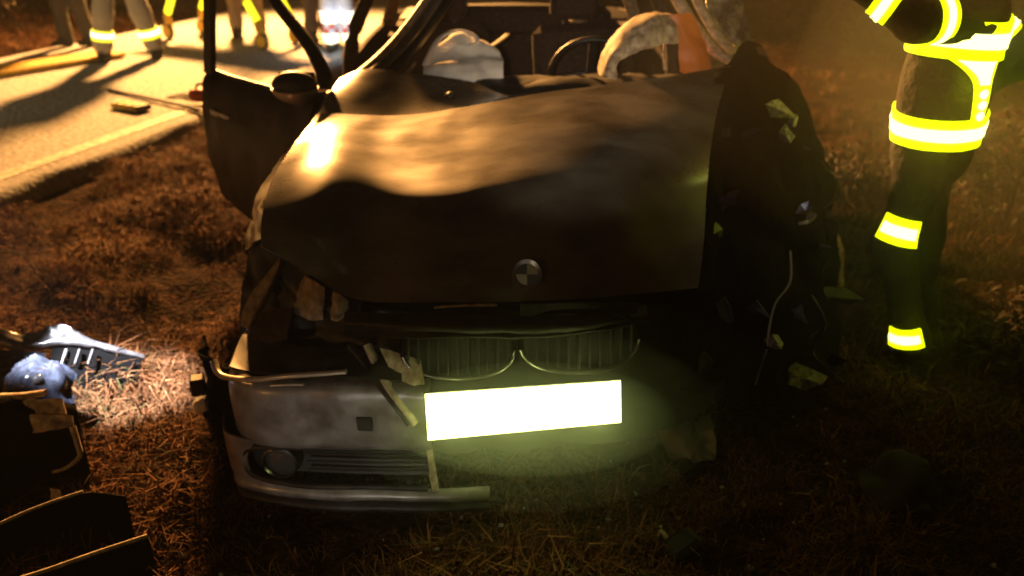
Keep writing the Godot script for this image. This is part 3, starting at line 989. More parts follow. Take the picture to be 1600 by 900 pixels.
	# wing on the left of the picture with its wheel
	put("front_wing", sheet([
		[V(-0.72, 0.82, -2.24), V(-0.735, 0.88, -2.34), V(-0.725, 0.925, -2.50), V(-0.70, 0.96, -2.76), V(-0.695, 0.99, -2.95), V(-0.70, 1.03, -3.2)],
		[V(-0.835, 0.70, -2.42), V(-0.85, 0.74, -2.52), V(-0.85, 0.80, -2.66), V(-0.84, 0.84, -2.82), V(-0.82, 0.86, -2.95), V(-0.80, 0.87, -3.2)],
		[V(-0.81, 0.64, -2.46), V(-0.86, 0.67, -2.54), V(-0.885, 0.71, -2.66), V(-0.885, 0.71, -2.82), V(-0.88, 0.67, -2.95), V(-0.88, 0.6, -3.2)],
		[V(-0.79, 0.58, -2.50), V(-0.85, 0.61, -2.54), V(-0.885, 0.655, -2.64), V(-0.885, 0.655, -2.84), V(-0.88, 0.58, -3.0), V(-0.88, 0.3, -3.2)]], 6, 0.006, 0.02, 5.0, 9), M.paint, car)
	for w in [[V(-0.80, 0.31, -2.72), 0.0], [V(0.84, 0.29, -2.85), 0.25], [V(-0.80, 0.31, -5.55), 0.0], [V(0.80, 0.31, -5.55), 0.0]]:
		wheel(car, w[0], signf(w[0].x), w[1])
	# torn sill strips beside the door
	tubed("torn_strip", [V(-1.02, 0.60, -3.16), V(-0.96, 0.66, -3.14), V(-0.90, 0.735, -3.10)], 0.012, M.scrap_metal, car, 0.006, 6, 0.4)
	tubed("torn_strip", [V(-0.99, 0.575, -3.10), V(-0.94, 0.615, -3.08), V(-0.90, 0.655, -3.05)], 0.008, M.scrap_metal, car, 0.004, 6, 0.5)
	build_door(car)
	build_cabin(car)
	build_crushed_side(car)

func blob(c: Vector3, r: Vector3) -> ArrayMesh:
	var s := SphereMesh.new()
	s.radius = 1.0
	s.height = 2.0
	s.radial_segments = 20
	s.rings = 12
	var st := begin()
	st.append_from(s, 0, Transform3D(Basis.from_scale(r), c))
	return st.commit()

func wheel(car: Node3D, c: Vector3, side: float, turn: float) -> void:
	var ax := V(side, 0, 0).rotated(V(0, 1, 0), turn)
	var st := begin()
	lathe(st, c, ax, [Vector2(0.20, -0.10), Vector2(0.29, -0.105), Vector2(0.312, -0.08), Vector2(0.316, 0.0), Vector2(0.312, 0.08), Vector2(0.29, 0.105), Vector2(0.215, 0.10), Vector2(0.205, 0.06)], 36)
	var w := put("wheel", done(st), M.rubber, car)
	st = begin()
	lathe(st, c, ax, [Vector2(0.21, 0.09), Vector2(0.195, 0.075), Vector2(0.185, -0.02)], 36)
	lathe(st, c, ax, [Vector2(0.06, 0.04), Vector2(0.055, 0.07), Vector2(0.0, 0.075)], 20)
	for k in 5:
		var a := TAU * k / 5
		var x := ax.cross(Vector3.UP).normalized()
		var d := x * cos(a) + Vector3.UP * sin(a)
		bar(st, c + ax * 0.055 + d * 0.04, c + ax * 0.065 + d * 0.2, 0.05, 0.025, ax)
	put("rim", done(st), M.scrap_metal, w)

func build_door(car: Node3D) -> void:
	# front door on the left of the picture, swung open past its stop
	var sill := [V(-0.73, 1.02, -3.2), V(-0.848, 0.985, -3.34), V(-1.045, 0.965, -3.58), V(-1.318, 0.958, -3.88), V(-1.435, 0.966, -4.0)]
	var n := V(-0.75, 0.0, 0.66)
	var rows := []
	for e in [[0.0, -0.01], [0.06, 0.025], [0.3, 0.055], [0.62, 0.05], [0.9, 0.02], [1.0, -0.01]]:
		var line := []
		for i in 5:
			var p: Vector3 = sill[i]
			var low := V(lerpf(-0.86, -1.452, i / 4.0), 0.32, lerpf(-3.2, -4.0, i / 4.0))
			line.append(p.lerp(low, e[0]) + n * e[1])
		rows.append(line)
	var door := put("open_door", sheet(rows, 5, 0.03, 0.012, 4.0, 12), M.shaded_door_skin, car)
	put("door_lining", sheet([sill.map(func(p): return p - n * 0.045 + V(0, -0.01, 0)), sill.map(func(p): return V(p.x, 0.65, p.z) - n * 0.07), sill.map(func(p): return V(p.x, 0.34, p.z) - n * 0.045)], 4, 0.02), M.black_plastic, door)
	# window frame, glass gone
	var st := begin()
	bar(st, V(-1.432, 0.95, -4.0), V(-1.36, 1.39, -3.98), 0.085, 0.03, n)
	bar(st, V(-1.36, 1.39, -3.98), V(-1.06, 1.37, -3.78), 0.05, 0.03, n)
	tube(st, curve([V(-1.06, 1.37, -3.78), V(-0.98, 1.29, -3.68), V(-0.83, 1.18, -3.47), V(-0.735, 1.085, -3.30), V(-0.73, 1.03, -3.27)], 5), 0.026, 0.034, 8, 0.8)
	put("window_frame", done(st), M.shaded_door_skin, door)
	tubed("sill_seal", sill.map(func(p): return p + V(0, 0.006, 0) - n * 0.015), 0.010, M.black_plastic, door, -1, 6)
	st = begin()
	bar(st, V(-1.22, 0.80, -3.80) + n * 0.075, V(-1.36, 0.80, -3.945) + n * 0.07, 0.022, 0.03)
	put("handle", done(st), M.silver_panel, door)
	# wing mirror: black shell above, silver cap below
	var c := V(-0.85, 1.035, -3.28)
	var b := Basis(V(0, 1, 0), -0.15)
	st = begin()
	for e in [[0.092, 0.056, 0.05]]:
		var s := SphereMesh.new()
		s.radius = 1.0
		s.height = 2.0
		st.append_from(s, 0, Transform3D(b.scaled_local(V(e[0], e[1], e[2])), c + V(0, 0.008, 0)))
	box(st, c + V(0, 0.02, -0.01), V(0.165, 0.07, 0.07), b, 0.02)
	bar(st, c + V(0.06, -0.03, -0.02), c + V(0.15, -0.05, 0.03), 0.05, 0.03)
	var mirror := put("wing_mirror", done(st), M.black_plastic, door)
	st = begin()
	var s2 := SphereMesh.new()
	s2.radius = 1.0
	s2.height = 1.0
	s2.is_hemisphere = true
	st.append_from(s2, 0, Transform3D((b * Basis(V(1, 0, 0), PI + 0.2)).scaled_local(V(0.096, 0.062, 0.056)), c + V(0, 0.0, 0.002)))
	put("mirror_cap", st.commit(), M.trim_silver, mirror)
	st = begin()
	box(st, c + V(0, 0.012, -0.05), V(0.15, 0.08, 0.006), b, 0.002)
	put("mirror_glass", done(st), M.lamp_glass, mirror)

func build_cabin(car: Node3D) -> void:
	# floor, sides and tail
	boxed("floor_pan", V(0, 0.28, -4.85), V(1.66, 0.08, 3.2), M.black_plastic, car)
	for s in [-1.0, 1.0]:
		boxed("sill", V(s * 0.84, 0.32, -3.85), V(0.14, 0.16, 1.25), M.dark_or_shaded_paint, car, Basis(), 0.03)
		put("rear_door", sheet([
			[V(s * 0.83, 0.97, -4.45), V(s * 0.84, 0.98, -4.95), V(s * 0.83, 0.99, -5.4)],
			[V(s * 0.89, 0.75, -4.45), V(s * 0.90, 0.75, -4.95), V(s * 0.89, 0.78, -5.4)],
			[V(s * 0.90, 0.5, -4.45), V(s * 0.905, 0.5, -4.95), V(s * 0.90, 0.68, -5.4)],
			[V(s * 0.86, 0.25, -4.45), V(s * 0.86, 0.25, -4.95), V(s * 0.87, 0.63, -5.4)]], 5, 0.02), M.dark_or_shaded_paint, car)
		put("rear_quarter", sheet([
			[V(s * 0.83, 0.99, -5.4), V(s * 0.82, 1.0, -5.9), V(s * 0.78, 0.97, -6.5)],
			[V(s * 0.89, 0.8, -5.4), V(s * 0.88, 0.8, -5.9), V(s * 0.82, 0.75, -6.6)],
			[V(s * 0.89, 0.66, -5.4), V(s * 0.88, 0.6, -5.95), V(s * 0.82, 0.35, -6.6)]], 5, 0.02), M.dark_or_shaded_paint, car)
		tubed("door_post", [V(s * 0.83, 0.3, -4.42), V(s * 0.84, 0.95, -4.42), V(s * 0.74, 1.25, -4.5), V(s * 0.66, 1.42, -4.55)], 0.045, M.seat_cloth, car, 0.03, 8)
		tubed("rear_post", [V(s * 0.81, 0.95, -5.6), V(s * 0.70, 1.22, -5.4), V(s * 0.60, 1.42, -5.2)], 0.05, M.beige_trim, car, 0.035, 8, 0.7)
	put("boot_lid", sheet([[V(-0.75, 0.99, -5.75), V(0, 1.03, -5.75), V(0.75, 0.99, -5.75)], [V(-0.74, 1.0, -6.3), V(0, 1.03, -6.3), V(0.74, 1.0, -6.3)], [V(-0.76, 0.85, -6.62), V(0, 0.86, -6.68), V(0.76, 0.85, -6.62)], [V(-0.76, 0.35, -6.62), V(0, 0.35, -6.7), V(0.76, 0.35, -6.62)]], 6, 0.02), M.dark_or_shaded_paint, car)
	put("parcel_shelf", sheet([[V(-0.75, 0.96, -5.2), V(0.75, 0.96, -5.2)], [V(-0.75, 0.98, -5.8), V(0.75, 0.98, -5.8)]], 4, 0.03), M.seat_cloth, car)
	# seats
	for e in [[-0.37, -4.35, 0.0], [0.37, -4.35, 0.06]]:
		seat(car, V(e[0], 0.34, e[1]), 0.52, true, e[2])
	seat(car, V(0, 0.34, -5.15), 1.3, false, 0.0)
	# dashboard
	put("dashboard", sheet([
		[V(-0.72, 0.93, -3.42), V(-0.3, 0.96, -3.42), V(0.2, 0.97, -3.36), V(0.74, 0.99, -3.36)],
		[V(-0.72, 1.0, -3.58), V(-0.3, 1.0, -3.6), V(0.2, 1.02, -3.55), V(0.74, 1.03, -3.5)],
		[V(-0.72, 0.9, -3.8), V(-0.3, 0.9, -3.82), V(0.2, 0.93, -3.8), V(0.74, 0.95, -3.75)],
		[V(-0.72, 0.5, -3.75), V(-0.3, 0.5, -3.75), V(0.2, 0.5, -3.75), V(0.74, 0.5, -3.7)]], 6, 0.02, 0.03, 5.0, 6), M.black_plastic, car)
	put("bulkhead", sheet([[V(-0.76, 0.98, -3.4), V(0, 0.98, -3.4), V(0.78, 1.0, -3.36)], [V(-0.76, 0.3, -3.38), V(0, 0.3, -3.36), V(0.78, 0.3, -3.34)]], 4, 0.02), M.black_plastic, car)
	# spent passenger airbag over the dashboard with its loop of cloth
	var bag := put("airbag", sheet([
		[V(-0.372, 0.985, -3.56), V(-0.28, 0.975, -3.52), V(-0.15, 0.975, -3.51), V(-0.032, 0.985, -3.58)],
		[V(-0.378, 1.055, -3.6), V(-0.27, 1.06, -3.56), V(-0.15, 1.06, -3.55), V(-0.036, 1.06, -3.61)],
		[V(-0.37, 1.075, -3.70), V(-0.28, 1.09, -3.70), V(-0.155, 1.088, -3.70), V(-0.04, 1.075, -3.70)],
		[V(-0.345, 1.10, -3.80), V(-0.25, 1.148, -3.84), V(-0.17, 1.14, -3.84), V(-0.06, 1.09, -3.80)],
		[V(-0.33, 0.95, -3.98), V(-0.25, 0.95, -4.0), V(-0.17, 0.95, -4.0), V(-0.08, 0.94, -3.98)]], 7, 0.004, 0.022, 6.0, 14), M.airbag_cloth, car)
	tubed("cloth_loop", [V(-0.375, 1.055, -3.64), V(-0.352, 1.10, -3.68), V(-0.318, 1.15, -3.76), V(-0.262, 1.175, -3.80), V(-0.205, 1.175, -3.81), V(-0.155, 1.148, -3.78), V(-0.185, 1.125, -3.74), V(-0.245, 1.13, -3.73), V(-0.30, 1.125, -3.72)], 0.016, M.airbag_cloth, bag, 0.010, 8, 0.45)
	tubed("seat_belt", [V(-0.13, 1.095, -3.76), V(-0.06, 1.11, -3.95), V(-0.02, 1.115, -4.15)], 0.016, M.beige_trim, bag, -1, 6, 0.2)
	# front post on the left with its bright edge and dark inner trim
	var post := tubed("front_post", [V(-0.70, 0.98, -3.35), V(-0.55, 1.06, -3.6), V(-0.44, 1.16, -3.78), V(-0.33, 1.30, -3.97), V(-0.27, 1.4, -4.1)], 0.028, M.paint, car, 0.026, 8)
	tubed("post_flange", [V(-0.745, 0.985, -3.35), V(-0.595, 1.075, -3.6), V(-0.485, 1.175, -3.78), V(-0.375, 1.315, -3.97), V(-0.315, 1.415, -4.1)], 0.022, M.pale_plastic, post, 0.02, 8, 0.5)
	tubed("post_trim", [V(-0.63, 0.985, -3.42), V(-0.50, 1.05, -3.62), V(-0.40, 1.15, -3.80), V(-0.29, 1.29, -3.98), V(-0.23, 1.39, -4.1)], 0.026, M.black_plastic, post, 0.024, 8)
	tubed("torn_seal", [V(-0.47, 1.02, -3.56), V(-0.43, 1.05, -3.6), V(-0.41, 1.075, -3.62)], 0.01, M.beige_trim, post, 0.005, 6)
	put("rear_view_mirror", blob(V(0.40, 1.045, -5.19), V(0.055, 0.012, 0.02)), M.beige_trim, car)
	# bent trim hoop in front of the driver
	var outer := [V(0.338, 1.085, -3.29), V(0.352, 1.15, -3.3), V(0.393, 1.219, -3.31), V(0.454, 1.272, -3.33), V(0.542, 1.302, -3.35), V(0.618, 1.296, -3.36)]
	var inner := [V(0.40, 1.075, -3.22), V(0.402, 1.14, -3.21), V(0.45, 1.172, -3.20), V(0.506, 1.198, -3.20), V(0.571, 1.212, -3.22), V(0.628, 1.212, -3.24)]
	var mid := []
	var back := []
	for i in 6:
		mid.append((outer[i] + inner[i]) * 0.5 + V(0, 0.004, 0.035))
		back.append(outer[i] + V(0.02, -0.012, -0.16))
	put("bent_trim_hoop", sheet([inner.map(func(p): return p + V(0, 0, -0.03)), inner, mid, outer, back], 6, 0.006, 0.012, 8.0, 3), M.beige_trim, car)
	tubed("steering_column", [V(0.60, 1.10, -3.30), V(0.59, 1.16, -3.31), V(0.595, 1.205, -3.33)], 0.008, M.beige_trim, car, 0.006, 6)
	st_wheel(car)
	put("orange_panel", sheet([
		[V(0.606, 1.30, -3.33), V(0.645, 1.30, -3.335), V(0.69, 1.30, -3.35)],
		[V(0.638, 1.21, -3.29), V(0.68, 1.21, -3.28), V(0.735, 1.215, -3.31)],
		[V(0.648, 1.10, -3.26), V(0.70, 1.09, -3.22), V(0.76, 1.11, -3.24)]], 6, 0.005, 0.015, 9.0, 5), M.orange_plastic, car)
	# mangled post on the right: two bright folds over crushed lining
	var rp := tubed("crushed_post", [V(0.655, 1.36, -3.55), V(0.70, 1.28, -3.45), V(0.755, 1.21, -3.38), V(0.80, 1.16, -3.31), V(0.86, 1.135, -3.25)], 0.030, M.pale_plastic, car, 0.026, 8, 0.7)
	tubed("post_fold", [V(0.735, 1.37, -3.6), V(0.77, 1.29, -3.5), V(0.81, 1.22, -3.42), V(0.862, 1.165, -3.33)], 0.022, M.pale_plastic, rp, 0.024, 8, 0.7)
	put("post_lining", sheet([
		[V(0.750, 1.37, -3.650), V(0.850, 1.38, -3.690), V(0.940, 1.38, -3.690)],
		[V(0.790, 1.28, -3.550), V(0.880, 1.29, -3.590), V(0.950, 1.29, -3.570)],
		[V(0.840, 1.20, -3.450), V(0.910, 1.21, -3.470), V(0.960, 1.2, -3.450)],
		[V(0.880, 1.145, -3.350), V(0.930, 1.15, -3.360), V(0.965, 1.14, -3.340)]], 6, 0.006, 0.07, 16.0, 5), M.scrap_metal, rp)
	tubed("post_tip", [V(0.838, 1.135, -3.22), V(0.872, 1.14, -3.21), V(0.885, 1.175, -3.22)], 0.010, M.pale_plastic, rp, 0.006, 6)

func st_wheel(car: Node3D) -> void:
	var pts := []
	var c := V(0.36, 0.98, -3.86)
	var ax := V(0, 0.45, -0.9).normalized()
	var x := V(1, 0, 0)
	var y := ax.cross(x)
	for k in 25:
		var a := TAU * k / 24
		pts.append(c + x * cos(a) * 0.185 + y * sin(a) * 0.185)
	var st := begin()
	tube(st, PackedVector3Array(pts), 0.014, 0.014, 8)
	for a in [0.2, PI - 0.2, -PI / 2]:
		bar(st, c, c + (x * cos(a) + y * sin(a)) * 0.18, 0.04, 0.015, ax)
	put("steering_wheel", done(st), M.black_plastic, car)

func seat(car: Node3D, p: Vector3, w: float, front: bool, lean: float) -> void:
	var s := boxed("seat", p + V(0, 0.13, 0.1), V(w, 0.18, 0.5), M.seat_cloth, car, Basis(V(1, 0, 0), -0.08), 0.05)
	boxed("backrest", p + V(0, 0.46, -0.22), V(w * 0.95, 0.62, 0.15), M.seat_cloth, s, Basis(V(1, 0, 0), -0.25) * Basis(V(0, 0, 1), lean), 0.05)
	for h in ([0.0] if front else [-0.42, 0.42]):
		var r := boxed("headrest", p + V(h + lean * -0.6, 0.86, -0.33), V(0.26, 0.17, 0.1), M.seat_cloth, s, Basis(V(1, 0, 0), -0.15), 0.04)
		r.name = "headrest"
		for q in [-0.06, 0.06]:
			var st := begin()
			tube(st, PackedVector3Array([p + V(h + q + lean * -0.6, 0.7, -0.3), p + V(h + q + lean * -0.6, 0.80, -0.325)]), 0.006, 0.006, 6)
			put("headrest_pin", done(st), M.chrome, s)

# a torn, creased scrap of sheet metal: an uneven polygon folded along one line
func scrap(c: Vector3, z: float, b: Basis, r: RandomNumberGenerator) -> ArrayMesh:
	var st := begin()
	st.set_smooth_group(-1)
	var n := r.randi_range(5, 8)
	var fold := r.randf_range(0.2, 0.9)
	var long := r.randf_range(1.0, 2.4)
	var rim := []
	for k in n:
		var a := TAU * (k + r.randf_range(-0.3, 0.3)) / n
		var q := r.randf_range(0.35, 1.0) * z * 0.6
		var x := cos(a) * q * long
		var y := sin(a) * q
		rim.append(V(x, y, -absf(y) * fold + x * x / z * 0.25))
	for k in n:
		var p: Vector3 = rim[k]
		var q: Vector3 = rim[(k + 1) % n]
		for t in [0.0, -0.004]:
			for v in [V(0, 0, t), p + V(0, 0, t), q + V(0, 0, t)]:
				st.add_vertex(c + b * v)
		quad(st, c + b * p, c + b * q, c + b * (q + V(0, 0, -0.004)), c + b * (p + V(0, 0, -0.004)))
	return done(st)

func build_crushed_side(car: Node3D) -> void:
	# the side that took the blow: torn wing folded out and down
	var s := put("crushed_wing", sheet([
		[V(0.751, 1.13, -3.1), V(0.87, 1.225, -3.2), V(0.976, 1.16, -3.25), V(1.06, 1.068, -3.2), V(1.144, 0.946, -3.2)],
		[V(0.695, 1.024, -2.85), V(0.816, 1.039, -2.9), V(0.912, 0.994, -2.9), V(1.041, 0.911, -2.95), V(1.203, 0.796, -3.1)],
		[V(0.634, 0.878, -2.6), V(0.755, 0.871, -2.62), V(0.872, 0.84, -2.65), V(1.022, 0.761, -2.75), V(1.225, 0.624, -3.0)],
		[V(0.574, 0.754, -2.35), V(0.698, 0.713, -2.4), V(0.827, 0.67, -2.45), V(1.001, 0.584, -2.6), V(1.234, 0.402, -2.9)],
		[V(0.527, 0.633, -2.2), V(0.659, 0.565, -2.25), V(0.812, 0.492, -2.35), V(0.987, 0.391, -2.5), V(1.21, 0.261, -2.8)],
		[V(0.5, 0.36, -2.15), V(0.631, 0.3, -2.2), V(0.787, 0.25, -2.25), V(0.965, 0.18, -2.4), V(1.169, 0.08, -2.7)]], 8, 0.008, 0.05, 3.0, 21), M.shaded_torn_metal, car)
	var r := RandomNumberGenerator.new()
	r.seed = 4
	for e in [[V(0.93, 1.04, -2.9), 0.07, M.scrap_metal], [V(0.985, 1.0, -2.91), 0.05, M.silver_panel], [V(0.95, 0.96, -2.86), 0.05, M.scrap_metal], [V(1.03, 0.915, -2.87), 0.02, M.lamp_glass], [V(0.80, 0.99, -2.78), 0.05, M.dark_or_shaded_paint],
			[V(0.94, 0.80, -2.55), 0.05, M.silver_panel], [V(0.97, 0.77, -2.56), 0.04, M.scrap_metal], [V(0.93, 0.76, -2.53), 0.025, M.pale_plastic], [V(0.90, 0.52, -2.36), 0.05, M.silver_panel], [V(0.80, 0.49, -2.25), 0.05, M.scrap_metal], [V(0.70, 1.0, -2.72), 0.06, M.seat_cloth], [V(0.68, 0.85, -2.5), 0.07, M.seat_cloth], [V(0.72, 0.60, -2.24), 0.05, M.dark_or_shaded_paint], [V(1.06, 0.62, -2.66), 0.05, M.dark_or_shaded_paint], [V(0.62, 0.62, -2.18), 0.06, M.black_plastic], [V(0.56, 0.5, -2.1), 0.08, M.black_plastic], [V(0.6, 0.38, -2.12), 0.07, M.dark_or_shaded_paint]]:
		var c: Vector3 = e[0]
		var z: float = e[1]
		var b := Basis(V(0, 0, 1), r.randf() * TAU) * Basis(V(1, 0, 0), r.randf_range(-0.6, 0.6))
		put("metal_shard", scrap(c + V(0, 0, 0.03), z, b, r), e[2], s)
	# dark torn scraps that break the outline
	for k in 46:
		var t := r.randf()
		var u := r.randf()
		var c: Vector3 = V(lerpf(0.60, 1.10, u) + (1.0 - t) * 0.10 * u, lerpf(0.22, 1.08, t) - u * 0.12 * t, lerpf(-2.20, -2.95, t) - u * 0.35) + V(0.02, 0.02, 0.05)
		var z := r.randf_range(0.05, 0.13)
		var b := Basis(V(r.randf_range(-1, 1), r.randf_range(-1, 1), r.randf_range(-1, 1)).normalized(), r.randf() * TAU)
		put("metal_shard", scrap(c, z, b, r), M.scrap_metal if k % 11 == 0 else (M.dark_or_shaded_paint if k % 3 else M.shaded_torn_metal), s)
	for k in 7:
		var a := V(r.randf_range(0.62, 1.1), r.randf_range(0.5, 0.95), 0)
		a.z = lerpf(-2.2, -2.95, (a.y - 0.22) / 0.86) - (a.x - 0.6) * 0.5 + 0.12
		tubed("wire", [a, a + V(r.randf_range(-0.08, 0.08), -0.10, 0.05), a + V(r.randf_range(-0.1, 0.1), -0.22, 0.04), a + V(r.randf_range(-0.14, 0.14), -0.3, 0.10)], 0.005, M.black_plastic if k % 2 else M.seat_cloth, s, 0.004, 6)
	# hanging wires and a length of hose
	tubed("wire", [V(0.875, 0.70, -2.42), V(0.86, 0.63, -2.34), V(0.80, 0.59, -2.27), V(0.775, 0.53, -2.22), V(0.77, 0.48, -2.2)], 0.004, M.dull_scrap, s, 0.003, 6)
	tubed("wire", [V(0.77, 0.47, -2.2), V(0.745, 0.42, -2.16), V(0.73, 0.38, -2.14)], 0.004, M.silver_panel, s, 0.003, 6)
	tubed("yellow_hose", [V(1.30, 0.48, -3.12), V(1.325, 0.42, -3.1), V(1.33, 0.34, -3.08), V(1.335, 0.28, -3.06)], 0.013, M.board_yellow, s, -1, 8)
	put("mirror_stub", sheet([[V(0.90, 1.21, -3.16), V(0.925, 1.205, -3.15), V(0.94, 1.18, -3.16)], [V(0.905, 1.185, -3.13), V(0.925, 1.175, -3.12), V(0.945, 1.165, -3.13)]], 4, 0.004, 0.01, 20.0, 3), M.chrome, s)
	# crushed flank behind the wing
	put("crushed_door", sheet([
		[V(0.86, 1.14, -3.2), V(0.93, 1.1, -3.7), V(0.86, 1.0, -4.4)],
		[V(1.0, 0.9, -3.25), V(1.0, 0.85, -3.8), V(0.91, 0.78, -4.4)],
		[V(1.02, 0.55, -3.25), V(0.98, 0.5, -3.8), V(0.92, 0.5, -4.4)],
		[V(0.9, 0.22, -3.2), V(0.9, 0.22, -3.8), V(0.88, 0.24, -4.4)]], 6, 0.01, 0.06, 3.0, 6), M.shaded_torn_metal, car)

# ---------------------------------------------------------------- people
func build_people() -> void:
	# firefighter beside the car, side on, one arm reaching for it
	var f := V(-0.88, 0, -0.47)
	var side := V(0.47, 0, -0.88)        # towards the right hand, away from the camera
	var j := {
		"forward": f,
		"foot_l": V(1.56, ground(1.56, -2.82), -2.82), "knee_l": V(1.40, 0.56, -2.82), "hip_l": V(1.47, 0.93, -2.85),
		"foot_r": V(1.72, ground(1.72, -3.1), -3.1), "knee_r": V(1.60, 0.52, -3.02), "hip_r": V(1.55, 0.93, -3.0),
		"shoulder_l": V(1.47, 1.37, -2.76), "elbow_l": V(1.27, 1.36, -2.72), "wrist_l": V(1.09, 1.46, -2.80),
		"shoulder_r": V(1.62, 1.37, -3.08), "elbow_r": V(1.80, 1.19, -3.02), "wrist_r": V(1.60, 1.06, -2.98),
		"neck": V(1.51, 1.47, -2.93), "palm_l": V(0, -1, 0)}
	var dark := Color(0.018, 0.018, 0.014)
	var fig := person("firefighter", "firefighter in dark turnout gear with yellow reflective bands set to glow, side on beside the wreck", j, {"trousers": dark, "top": dark, "boots": Color(0.012, 0.012, 0.012), "coat": true, "baggy": -0.006, "bulk": 0.02, "hands": Color(0.02, 0.02, 0.018), "glove": 0.004, "helmet": true, "hat": Color(0.5, 0.45, 0.02)}, 0.016)
	var bo: Array = fig[1]
	var leg := bo.slice(0, 4)
	var torso := bo.slice(12, 18)
	var hips := torso + bo.slice(3, 4) + bo.slice(9, 10)
	var arm := bo.slice(4, 6)
	var arm2 := bo.slice(10, 12)
	var shin: Vector3 = (j.knee_l - j.foot_l).normalized()
	var trunk := V(0.05, 1, -0.02).normalized()
	var tc := V(1.50, 0, -2.92)
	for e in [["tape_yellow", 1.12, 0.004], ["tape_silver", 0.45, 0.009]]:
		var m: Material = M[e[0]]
		var nm := "emissive_tape"  # reflective tape made emissive, no lamp in it
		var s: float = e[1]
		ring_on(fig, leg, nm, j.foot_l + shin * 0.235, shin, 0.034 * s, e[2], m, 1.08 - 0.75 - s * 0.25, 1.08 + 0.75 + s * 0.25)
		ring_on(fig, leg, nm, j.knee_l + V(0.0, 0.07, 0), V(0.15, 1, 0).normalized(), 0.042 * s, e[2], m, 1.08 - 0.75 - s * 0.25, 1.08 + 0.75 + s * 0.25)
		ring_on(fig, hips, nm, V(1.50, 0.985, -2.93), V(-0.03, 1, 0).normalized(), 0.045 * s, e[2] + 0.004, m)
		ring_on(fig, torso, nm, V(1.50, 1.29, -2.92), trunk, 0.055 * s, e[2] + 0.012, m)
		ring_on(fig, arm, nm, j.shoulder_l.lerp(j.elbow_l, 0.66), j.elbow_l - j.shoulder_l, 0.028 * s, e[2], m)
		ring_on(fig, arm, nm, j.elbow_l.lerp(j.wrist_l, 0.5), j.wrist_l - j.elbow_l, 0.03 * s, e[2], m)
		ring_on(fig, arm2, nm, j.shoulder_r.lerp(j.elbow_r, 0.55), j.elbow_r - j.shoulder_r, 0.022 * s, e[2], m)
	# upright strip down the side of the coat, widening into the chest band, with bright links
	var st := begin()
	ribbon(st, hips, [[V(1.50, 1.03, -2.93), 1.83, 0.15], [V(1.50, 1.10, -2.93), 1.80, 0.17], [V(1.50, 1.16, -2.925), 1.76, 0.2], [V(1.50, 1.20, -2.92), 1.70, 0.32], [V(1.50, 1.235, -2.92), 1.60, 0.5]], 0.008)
	put("emissive_tape", done(st), M.tape_yellow, fig[0])
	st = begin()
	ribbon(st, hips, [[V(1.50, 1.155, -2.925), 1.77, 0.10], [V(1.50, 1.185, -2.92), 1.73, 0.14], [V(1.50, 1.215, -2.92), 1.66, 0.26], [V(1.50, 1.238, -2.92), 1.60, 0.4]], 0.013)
	put("emissive_tape", done(st), M.tape_silver, fig[0])
	for k in 3:
		st = begin()
		ribbon(st, hips, [[V(1.50, 1.036 + k * 0.037, -2.93), 1.83 - k * 0.02, 0.04], [V(1.50, 1.046 + k * 0.037, -2.93), 1.83 - k * 0.02, 0.085], [V(1.50, 1.057 + k * 0.037, -2.93), 1.83 - k * 0.02, 0.08], [V(1.50, 1.064 + k * 0.037, -2.93), 1.83 - k * 0.02, 0.035]], 0.013)
		put("emissive_tape_link", done(st), M.tape_silver, fig[0])
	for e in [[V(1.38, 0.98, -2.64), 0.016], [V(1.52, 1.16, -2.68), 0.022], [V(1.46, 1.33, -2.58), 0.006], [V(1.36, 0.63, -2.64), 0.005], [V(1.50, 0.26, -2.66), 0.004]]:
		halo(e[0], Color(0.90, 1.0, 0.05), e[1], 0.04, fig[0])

	for e in [[V(2.3, 2.2, 1.8), 0.03, "wide thin haze added round the firefighter to spread the band glow"], [V(1.1, 1.7, 0.9), 0.08, "closer added haze round the firefighter, lit yellow by the bands"]]:
		var haze_volume := FogVolume.new()  # haze volume added to imitate bloom round the bands
		haze_volume.name = numbered("band_haze")
		haze_volume.shape = RenderingServer.FOG_VOLUME_SHAPE_ELLIPSOID
		haze_volume.size = e[0]
		var fm := FogMaterial.new()
		fm.resource_name = "band_haze"
		fm.density = e[1]
		fm.albedo = Color(1.0, 1.0, 0.9)
		haze_volume.material = fm
		add_child(haze_volume)
		haze_volume.position = V(1.48, 1.0, -2.8)
		tag(haze_volume, e[2], "band_haze", "", "stuff")
	# people on the road behind, seen from the knees down
	var y := 0.165
	var bk := Color(0.014, 0.013, 0.012)
	j = stance(V(-4.04, y, -9.02), 0.25, 0.50, 0.1)
	fig = person("responder", "person in baggy grey trousers with yellow ankle bands and black boots", j, {"trousers": Color(0.22, 0.2, 0.18), "top": Color(0.2, 0.18, 0.16), "boots": bk, "baggy": 0.03, "bulk": 0.01, "helmet": true, "hat": Color(0.5, 0.05, 0.03)}, 0.024, "people working on the road")
	for s in ["l", "r"]:
		var lb: Array = fig[1].slice(0 if s == "l" else 6, 4 if s == "l" else 10)
		var d: Vector3 = (j["knee_" + s] - j["foot_" + s]).normalized()
		ring_on(fig, lb, "emissive_tape", j["foot_" + s] + d * 0.27, d, 0.05, 0.006, M.boot_tape)
		ring_on(fig, lb, "emissive_tape", j["foot_" + s] + d * 0.275, d, 0.022, 0.012, M.white_tape)
	j = stance(V(-5.05, y, -10.0), -0.5, 0.24, 0.15)
	person("bystander", "dark clothed person at the far edge of the road, leftmost of the people", j, {"trousers": Color(0.03, 0.024, 0.02), "top": Color(0.03, 0.024, 0.02), "boots": bk, "baggy": 0.012}, 0.026, "people working on the road")
	j = stance(V(-3.28, y, -10.75), 0.15, 0.26, 0.2)
